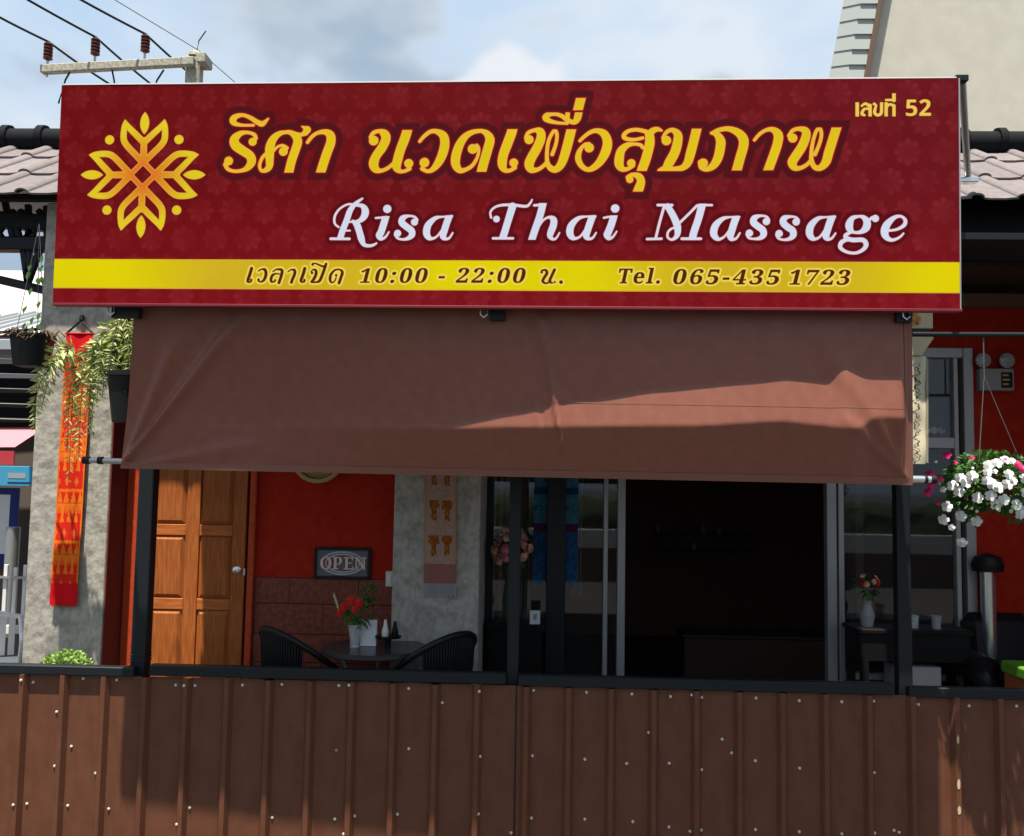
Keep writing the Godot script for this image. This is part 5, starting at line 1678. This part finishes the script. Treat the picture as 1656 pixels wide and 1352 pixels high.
	for q in [[-0.30, 0.22], [0.30, 0.22]]:
		s = mb()
		tube(s, [Vector3(q[0], 0.12, q[1]), Vector3(q[0], 0.50, q[1]), Vector3(q[0], 0.60, 0.2), Vector3(q[0], 0.62, -0.25)], [0.09, 0.11, 0.11, 0.10], 14)
		part(t, "arm", s, M.black_leather)
	s = mb()
	box(s, Vector3(0, 0.36, 0.04), Vector3(0.50, 0.20, 0.52), 0.05)
	part(t, "seat", s, M.black_leather)
	s = mb()
	box(s, Vector3(0, 0.68, -0.22), Vector3(0.52, 0.56, 0.16), 0.07, Basis(Vector3.RIGHT, -0.16))
	part(t, "backrest", s, M.black_leather)
	for q in [[-0.2, 0.2], [0.2, 0.2], [-0.2, -0.2], [0.2, -0.2]]:
		s = mb()
		tube(s, [Vector3(q[0], 0.27, q[1]), Vector3(q[0] * 1.15, 0.0, q[1] * 1.15)], 0.02, 8)
		part(t, "leg", s, M.galvanised)
	t = thing("steel_urn", "slim steel cylinder with black domed lid behind the armchair", "urn", Vector3(3.335, 0.12, -7.16))
	s = mb()
	lathe(s, [Vector2(0.0, 0.0), Vector2(0.065, 0.0), Vector2(0.055, 0.03), Vector2(0.055, 1.27), Vector2(0.0, 1.27)], Vector3.ZERO, 24)
	part(t, "cylinder", s, M.bright_metal)
	s = mb()
	lathe(s, [Vector2(0.0, 1.27), Vector2(0.105, 1.271), Vector2(0.115, 1.32), Vector2(0.09, 1.38), Vector2(0.0, 1.41)], Vector3.ZERO, 24)
	part(t, "lid", s, M.black_plastic)
	t = thing("green_topped_box", "terracotta coloured box with a bright green top at the right edge", "box", Vector3(3.40, 0.12, -6.45))
	part(t, "case", sbox(-0.2, 0.35, 0.0, 0.62, -0.22, 0.20, 0.01), M.terracotta)
	part(t, "green_top", sbox(-0.215, 0.365, 0.621, 0.70, -0.235, 0.215, 0.012), M.green_mat)
	shop_inside()

func shop_inside() -> void:
	# curtains and things seen through the glass
	var t := thing("window_curtain", "long beige grey curtain hanging inside the left window", "curtain", Vector3(-0.28, 0.5, -7.45), "curtains behind the glass")
	var s := mb()
	grid(s, 48, 6, func(u, v): return Vector3(-0.19 + u * 0.36, 2.5 - v * 2.5, 0.025 * sin(u * 44.0)))
	part(t, "cloth", s, M.curtain)
	t = thing("window_curtain", "grey curtain drawn aside behind the blue cloth", "curtain", Vector3(0.35, 0.5, -7.45), "curtains behind the glass")
	s = mb()
	grid(s, 30, 16, func(u, v): return Vector3(-0.14 + u * (0.30 - 0.20 * smoothstep(0.15, 0.48, v)), 2.5 - v * 1.9, 0.02 * sin(u * 26.0)))
	part(t, "cloth", s, M.curtain)
	t = thing("window_curtain", "pale curtain tied back behind the pane right of the doorway", "curtain", Vector3(2.75, 0.5, -7.45), "curtains behind the glass")
	s = mb()
	grid(s, 40, 16, func(u, v): return Vector3(-0.30 + u * (0.26 - 0.20 * smoothstep(0.0, 0.45, v)), 2.4 - v * 1.9, 0.025 * sin(u * 36.0)))
	part(t, "cloth", s, M.curtain)
	t = thing("lace_valance", "dark valance with a lace edge across the top of the right window", "valance", Vector3(2.73, 2.40, -7.42))
	s = mb()
	grid(s, 50, 4, func(u, v): return Vector3(-0.42 + u * 0.84, 0.62 - v * 0.55, 0.02 * sin(u * 40.0)))
	part(t, "cloth", s, M.curtain_dark)
	s = mb()
	for k in 14:
		lathe(s, [Vector2(0.0, 0.0), Vector2(0.03, 0.0)], Vector3(-0.39 + k * 0.06, 0.065, 0.012), 10, Basis(Vector3.RIGHT, PI / 2))
	part(t, "lace_edge", s, M.lace)
	cloth_strip("blue_cloth", "blue striped woven cloth hanging in front of the left window", "cloth", Vector3(0.095, 0, -7.235), 0.345, 2.8, 1.25, print_mat("blue_weave", blue_cloth_image()), 0.05, Vector3(-0.01, 0, 0), M.blue_board)
	t = thing("tall_vase", "green vase of peach and pink flowers beside the inner pier", "vase", Vector3(-0.235, 0.95, -7.08))
	s = mb()
	lathe(s, [Vector2(0.0, 0.0), Vector2(0.06, 0.0), Vector2(0.075, 0.15), Vector2(0.055, 0.32), Vector2(0.075, 0.42), Vector2(0.0, 0.40)], Vector3.ZERO, 20)
	part(t, "vase", s, M.green_vase)
	s = mb()
	for k in 70:
		var d := Vector3(rng.randfn(), rng.randfn() * 0.7 - 0.1, rng.randfn()).normalized()
		leaf(s, Vector3(0, 0.56, 0) + d * 0.12, d * 0.08, Vector3(-d.z, 0.3, d.x).normalized() * 0.025, Vector3(0, -0.02, 0))
	part(t, "leaves", s, M.leaf_dark)
	for k in 26:
		var a := TAU * k / 11.0
		var d := Vector3(cos(a) * (0.5 + 0.5 * (k % 3) / 2.0), 0.25 + 0.6 * sin(a * 1.7), 0.6).normalized()
		s = mb()
		flower_head(s, Vector3(-0.02, 0.55, 0.02) + d * (0.12 + 0.08 * rng.randf()), d, 0.036, 6)
		part(t, "flower", s, [M.petal_peach, M.petal_pink, M.petal_peach][k % 3])
	t = thing("low_cabinet", "low dark cabinet before the left window carrying the green vase", "cabinet", Vector3(-0.05, 0.12, -7.07))
	part(t, "board", sbox(-0.37, 0.06, 0.79, 0.829, -0.15, 0.12), M.dark_wood)
	part(t, "front", sbox(-0.35, 0.04, 0.0, 0.789, -0.13, 0.10), M.dark_wood)
	t = thing("price_card", "small white card standing on the low dark cabinet", "card", Vector3(-0.06, 0.95, -6.98))
	part(t, "card", sbox(-0.038, 0.038, 0.0, 0.10, -0.004, 0.0), M.paper)
	part(t, "printed_mark", sbox(-0.012, 0.014, 0.03, 0.075, 0.001, 0.002), M.grey_plastic)
	# far inside: counter and a shelf of bottles
	t = thing("reception_counter", "low brown counter in the dark room beyond the open doorway", "counter", Vector3(1.9, 0.12, -9.3))
	part(t, "front", sbox(-0.55, 0.85, 0.0, 0.44, -0.25, 0.25, 0.01), M.counter_wood)
	part(t, "top", sbox(-0.57, 0.87, 0.441, 0.47, -0.27, 0.27, 0.006), M.counter_wood)
	t = thing("wall_shelf", "shelf of small bottles in the dark room beyond the doorway", "shelf", Vector3(1.9, 1.2, -11.87))
	part(t, "board", sbox(-0.55, 0.75, 0.0, 0.025, -0.12, 0.12), M.counter_wood)
	part(t, "board", sbox(-0.55, 0.75, 0.20, 0.225, -0.12, 0.12), M.counter_wood)
	var order := ["first", "second", "third", "fourth", "fifth", "sixth"]
	for row in 2:
		for k in 6:
			var o := thing("oil_bottle", "dim bottle beyond the doorway, %s from the left on the %s shelf board" % [order[k], "lower" if row == 0 else "upper"], "bottle", Vector3(1.42 + k * 0.19 + rng.randf() * 0.09, 1.2255 + row * 0.20, -11.80 - rng.randf() * 0.04), "bottles on the dim shelf")
			o.scale = Vector3.ONE * rng.randf_range(0.7, 1.15)
			s = mb()
			lathe(s, [Vector2(0.0, 0.0), Vector2(0.022, 0.0), Vector2(0.023, 0.06), Vector2(0.009, 0.08), Vector2(0.009, 0.10), Vector2(0.0, 0.10)], Vector3.ZERO, 10)
			part(o, "body", s, [M.grey_plastic, M.counter_wood, M.bottle_glass][rng.randi_range(0, 2)])
			s = mb()
			lathe(s, [Vector2(0.011, 0.10), Vector2(0.011, 0.118), Vector2(0.0, 0.118)], Vector3.ZERO, 10)
			part(o, "cap", s, M.black_plastic)

# ---------------------------------------------------------------- neighbours, power pole, cream building
func background() -> void:
	# power pole with a one-sided crossarm
	var z := -17.0
	var t := thing("power_pole", "pale concrete power pole with a crossarm above the sign's left end", "power pole", Vector3(-6.83, -0.32, z))
	part(t, "mast", sbox(-6.97, -6.69, -0.32, 10.10, z - 0.12, z + 0.12, 0.03), M.pole_concrete, true)
	var s := mb()
	lathe(s, [Vector2(0.0, 0.14), Vector2(0.08, 0.115), Vector2(0.13, 0.06), Vector2(0.14, 0.0)], Vector3(-6.83, 10.10, z), 16)
	part(t, "cap", s, M.pole_concrete, true)
	s = mb()
	box(s, Vector3(-8.22, 9.83, z + 0.22), Vector3(2.95, 0.16, 0.14), 0.015, Basis(Vector3.BACK, 0.055) * Basis(Vector3.UP, 0.0))
	part(t, "crossarm", s, M.pole_concrete, true)
	part(t, "arm_brace_block", sbox(-6.69, -6.52, 9.88, 10.06, z - 0.1, z + 0.3, 0.01), M.pole_concrete, true)
	s = mb()
	tube(s, [Vector3(-6.80, 10.22, z), Vector3(-6.76, 10.42, z + 0.02), Vector3(-6.62, 10.60, z + 0.05)], 0.012, 5)
	part(t, "lightning_rod", s, M.wire, true)
	var tops := [Vector3(-9.585, 10.27, z + 0.22), Vector3(-8.672, 10.36, z + 0.22), Vector3(-7.71, 10.42, z + 0.22)]
	for p in tops:
		s = mb()
		var prof := [Vector2(0.0, 0.02), Vector2(0.04, 0.02)]
		for k in 5:
			prof.append(Vector2(0.085, -0.02 - k * 0.065))
			prof.append(Vector2(0.085, -0.045 - k * 0.065))
			prof.append(Vector2(0.06, -0.055 - k * 0.065))
		prof.append(Vector2(0.0, -0.36))
		prof.reverse()
		lathe(s, prof, p, 14)
		var ins := part(t, "insulator", s, M.insulator, true)
		s = mb()
		tube(s, [p + Vector3(0, -0.34, 0), p + Vector3(0, -0.66, 0)], 0.022, 6)
		part(ins, "pin", s, M.galvanised, true)
	for q in [[-9.12, 0.1], [-8.33, -0.05], [-7.33, 0.12]]:
		s = mb()
		tube(s, [Vector3(q[0], 9.75, z + 0.22), Vector3(q[0] - q[1], 9.55, z + 0.22), Vector3(q[0] - q[1] * 2.2, 9.1, z + 0.2)], 0.018, 5)
		part(t, "lead", s, M.wire, true)
	# conductors: they come over the street from behind the camera's left and go on behind the shop
	var far := [Vector3(-9.09, 10.10, -18.27), Vector3(-8.27, 10.15, -18.41), Vector3(-7.27, 10.20, -18.23)]
	var near := [Vector3(-10.38, 10.40, -15.40), Vector3(-9.68, 10.50, -14.79), Vector3(-8.81, 10.55, -14.95)]
	var names := ["leftmost of the three thick power lines at upper left", "middle one of the three thick power lines at upper left", "thick power line nearest the pole at upper left"]
	for k in 3:
		var o := thing("power_line", names[k], "power line", tops[k], "power lines on the crossarm")
		s = mb()
		var pts := []
		for i in 13:
			var f := i / 12.0
			pts.append(near[k].lerp(tops[k], f) - Vector3(0, 0.02 * sin(f * PI), 0) + Vector3(0, 0.03, 0))
		for i in range(1, 9):
			var f := i / 8.0
			pts.append(tops[k].lerp(far[k], f) - Vector3(0, 0.02 * sin(f * PI), 0) + Vector3(0, 0.03, 0))
		tube(s, pts, 0.022, 6)
		part(o, "conductor", s, M.wire, true)
	var gw := thing("ground_wire", "thin grey wire running to the top of the power pole", "wire", Vector3(-6.8, 10.3, z))
	s = mb()
	tube(s, [Vector3(-7.91, 10.40, -14.89), Vector3(-6.80, 10.26, z), Vector3(-6.30, 10.00, -18.13)], 0.008, 5)
	part(gw, "strand", s, M.thin_wire, true)
	# cream gable wall with a stepped white verge
	t = thing("cream_building", "tall plain cream building with white stepped verge at upper right", "building", Vector3(9, -0.32, -13.2))
	s = mb()
	var w0 := [Vector3(3.33, -0.32, -13.1), Vector3(16, -0.32, -13.1), Vector3(16, 12.6, -13.1), Vector3(5.35, 12.6, -13.1), Vector3(3.33, 2.0, -13.1)]
	var w1 := []
	for p in w0:
		w1.append(p + Vector3(0.5, 0, -0.7))
	face(s, w0, Vector3.BACK)
	face(s, w1, Vector3.FORWARD)
	for k in 5:
		face(s, [w0[k], w0[(k + 1) % 5], w1[(k + 1) % 5], w1[k]], ((w0[k] + w0[(k + 1) % 5]) / 2 - Vector3(10, 6, -13.1)) * Vector3(1, 1, 0))
	part(t, "wall", s, M.cream_wall, true)
	var e0 := Vector3(3.36, 2.2, -13.0)
	var e1 := Vector3(5.33, 12.55, -13.0)
	var edir := (e1 - e0).normalized()
	s = mb()
	box(s, (e0 + e1) / 2 + Vector3(0.04, 0, 0.0), Vector3(0.075, (e1 - e0).length(), 0.16), 0.005, Basis(Vector3.BACK, -atan2(edir.x, edir.y)))
	part(t, "trim_board", s, M.brown_trim, true)
	for k in 46:
		# verge shingles: a front leaf and a folded side leaf, each lapping the one below
		var c := e0.lerp(e1, (k + 0.5) / 46.0)
		var a := c + Vector3(0.0, -0.12, 0.05)
		var sh := mb()
		var hgt := 0.245
		var lap := 0.03
		var p := [a + Vector3(-0.02, 0, lap), a + Vector3(-0.255, 0, lap), a + Vector3(-0.255 + 0.046, hgt, 0.0), a + Vector3(-0.02 + 0.046, hgt, 0.0)]
		face(sh, p, Vector3.BACK)
		var r := [p[1], p[1] + Vector3(-0.15, 0.13, -0.35), p[2] + Vector3(-0.15, 0.13, -0.35), p[2]]
		face(sh, r, Vector3(-1, 0, 0.4))
		face(sh, [p[0], p[1], p[1] + Vector3(0, 0, -0.03), p[0] + Vector3(0, 0, -0.03)], Vector3.DOWN)
		face(sh, [p[1], r[1], r[1] + Vector3(0.03, 0, -0.03), p[1] + Vector3(0.03, 0, -0.03)], Vector3.DOWN)
		part(t, "verge_shingle", sh, M.verge_white, true)
	# across the street, mirrored in the glass
	t = thing("boundary_wall", "low brick wall with a broad white coping across the street", "wall", Vector3(0, -0.32, 9.0))
	part(t, "panel", sbox(-14, 14, -0.32, 0.49, 9.0, 9.15), M.brick_brown, true)
	part(t, "coping", sbox(-14, 14, 0.491, 0.96, 8.96, 9.19, 0.01), M.opposite_wall, true)
	t = thing("clipped_hedge", "dark clipped hedge behind the low wall across the street", "hedge", Vector3(0, -0.32, 10.6))
	var hn := FastNoiseLite.new()
	hn.seed = 91
	hn.frequency = 1.3
	s = mb()
	grid(s, 140, 12, func(u, v): return Vector3(14.0 - u * 28.0, 2.0 * sin((1.0 - v) * PI / 2.0), 1.0 - 0.9 * cos((1.0 - v) * PI / 2.0)) + Vector3(0, 0.22, 0.3) * hn.get_noise_2d(u * 28.0, v * 2.4))
	part(t, "leaves", s, M.hedge)
	neighbours()

func neighbours() -> void:
	var t := thing("neighbour_house", "white neighbouring house beyond the left end of the shop", "building", Vector3(-11, -0.32, -19.5))
	part(t, "wall", sbox(-22, -8.6, -0.32, 5.2, -22, -19.5), M.far_white, true)
	var s := mb()
	face(s, [Vector3(-22, 5.0, -19.0), Vector3(-8.2, 5.0, -19.0), Vector3(-9.5, 7.2, -22.5), Vector3(-22, 7.2, -22.5)], Vector3(0, 1, 0.5))
	face(s, [Vector3(-22, 4.9, -19.0), Vector3(-8.2, 4.9, -19.0), Vector3(-9.5, 7.1, -22.5), Vector3(-22, 7.1, -22.5)], Vector3(0, -1, -0.5))
	part(t, "roof", s, M.far_white, true)
	part(t, "fascia", sbox(-22, -8.2, 4.7, 4.9, -19.1, -19.0), M.pale_blue_sheet, true)
	t = thing("corrugated_lean_to", "grey corrugated lean-to roof in steps at the left edge", "lean-to", Vector3(-6.9, 2.6, -11.2))
	for k in 5:
		s = mb()
		var y := 3.42 - k * 0.185
		face(s, [Vector3(-8.6, y + 0.02, -10.9 + k * 0.05), Vector3(-5.9, y - 0.02, -10.9 + k * 0.05), Vector3(-5.9, y + 0.055, -11.5 + k * 0.05), Vector3(-8.6, y + 0.10, -11.5 + k * 0.05)], Vector3(0, 1, 0.3))
		part(t, "sheet", s, M.sheet_grey, true)
		part(t, "purlin", sbox(-8.6, -5.9, y - 0.14, y - 0.03, -11.30 + k * 0.05, -11.22 + k * 0.05), M.sheet_dark, true)
	part(t, "back_wall", sbox(-9.0, -5.9, -0.32, 3.3, -12.2, -12.0), M.neighbour_brown, true)
	t = thing("pale_roof_sheet", "pale blue-white roof sheet below the truss at the left edge", "roof sheet", Vector3(-7, 3.9, -12.5))
	s = mb()
	face(s, [Vector3(-9.5, 3.62, -11.6), Vector3(-5.9, 3.98, -11.6), Vector3(-6.4, 4.75, -14.2), Vector3(-9.5, 4.45, -14.2)], Vector3(0, 1, 0.4))
	face(s, [Vector3(-9.5, 3.58, -11.6), Vector3(-5.9, 3.94, -11.6), Vector3(-6.4, 4.71, -14.2), Vector3(-9.5, 4.41, -14.2)], Vector3(0, -1, -0.4))
	part(t, "sheet", s, M.pale_blue_sheet, true)
	for k in 12:
		s = mb()
		var f := k / 11.0
		tube(s, [Vector3(-9.5, 3.63, -11.6).lerp(Vector3(-5.9, 3.99, -11.6), f), Vector3(-9.5, 4.46, -14.2).lerp(Vector3(-6.4, 4.76, -14.2), f)], 0.03, 6)
		part(t, "rib", s, M.galvanised, true)
	t = thing("pink_awning", "faded pink canvas awning with a red valance at the left edge", "awning", Vector3(-6.7, 2.3, -10.5))
	s = mb()
	face(s, [Vector3(-8.0, 2.54, -10.8), Vector3(-5.95, 2.58, -10.8), Vector3(-5.95, 2.32, -10.2), Vector3(-8.0, 2.28, -10.2)], Vector3(0, 1, 0.5))
	part(t, "canvas", s, M.pink_canvas, true)
	part(t, "valance", sbox(-8.0, -5.95, 2.12, 2.275, -10.21, -10.19), M.red_canvas, true)
	t = thing("blue_signboard", "small sky blue signboard under the pink awning", "signboard", Vector3(-6.0, 1.95, -10.4))
	part(t, "board", sbox(-6.15, -5.60, 1.885, 2.105, -10.19, -10.15, 0.004), M.blue_board, true)
	part(t, "print", sbox(-5.98, -5.78, 1.97, 2.03, -10.149, -10.147), M.pale_blue_sheet, true)
	part(t, "print", sbox(-5.98, -5.72, 1.915, 1.93, -10.149, -10.147), M.navy_board, true)
	t = thing("navy_board", "navy blue framed white board at the left edge", "board", Vector3(-6.4, 1.4, -10.6))
	part(t, "frame", sbox(-7.3, -6.10, 0.95, 1.86, -10.62, -10.58, 0.004), M.navy_board, true)
	part(t, "sheet", sbox(-7.2, -6.19, 1.1, 1.78, -10.579, -10.576), M.paper, true)
	t = thing("grey_downpipe", "grey vertical pipe beside the navy board", "pipe", Vector3(-5.95, 0.4, -10.4))
	s = mb()
	tube(s, [Vector3(-6.0, 0.2, -10.35), Vector3(-6.0, 1.42, -10.35)], 0.075, 12)
	part(t, "pipe", s, M.galvanised, true)
	t = thing("picket_fence", "white picket fence beyond the left pier", "fence", Vector3(-6.2, -0.3, -9.8))
	for k in 12:
		part(t, "picket", sbox(-6.7 + k * 0.105, -6.66 + k * 0.105, 0.42, 1.02 + 0.03 * (k % 2), -9.82, -9.79, 0.004), M.white_paint, true)
	part(t, "rail", sbox(-6.8, -5.3, 0.905, 0.93, -9.785, -9.76), M.galvanised, true)
	part(t, "plinth", sbox(-6.8, -5.3, 0.33, 0.41, -9.84, -9.76), M.white_paint, true)
	t = thing("plastic_chair", "white plastic chair at the lower left edge", "chair", Vector3(-5.55, -0.32, -9.3), "", 0.5)
	s = mb()
	tube(s, [Vector3(-0.26, 0.44, 0.2), Vector3(-0.28, 0.66, 0.22), Vector3(-0.27, 0.68, -0.1), Vector3(-0.24, 0.85, -0.25), Vector3(0.0, 0.90, -0.27), Vector3(0.24, 0.85, -0.25), Vector3(0.27, 0.68, -0.1), Vector3(0.28, 0.66, 0.22), Vector3(0.26, 0.44, 0.2)], 0.028, 8)
	part(t, "arm_rim", s, M.white_paint)
	part(t, "seat", sbox(-0.25, 0.25, 0.42, 0.45, -0.22, 0.24, 0.01), M.white_paint)
	for k in 5:
		part(t, "back_slat", sbox(-0.2 + k * 0.085, -0.14 + k * 0.085, 0.46, 0.87, -0.262, -0.245), M.white_paint)
	for q in [[-0.22, 0.2], [0.22, 0.2], [-0.22, -0.2], [0.22, -0.2]]:
		s = mb()
		tube(s, [Vector3(q[0], 0.42, q[1]), Vector3(q[0] * 1.15, 0.0, q[1] * 1.15)], 0.025, 8)
		part(t, "leg", s, M.white_paint)
	t = thing("parked_scooter_shelter", "dark open shelter behind the picket fence", "shelter", Vector3(-6.5, -0.32, -10.5))
	part(t, "back_panel", sbox(-8.0, -5.6, -0.32, 0.95, -10.9, -10.8), M.neighbour_brown, true)
	part(t, "side_panel", sbox(-5.62, -5.55, -0.32, 1.9, -10.79, -10.3), M.brown_trim, true)
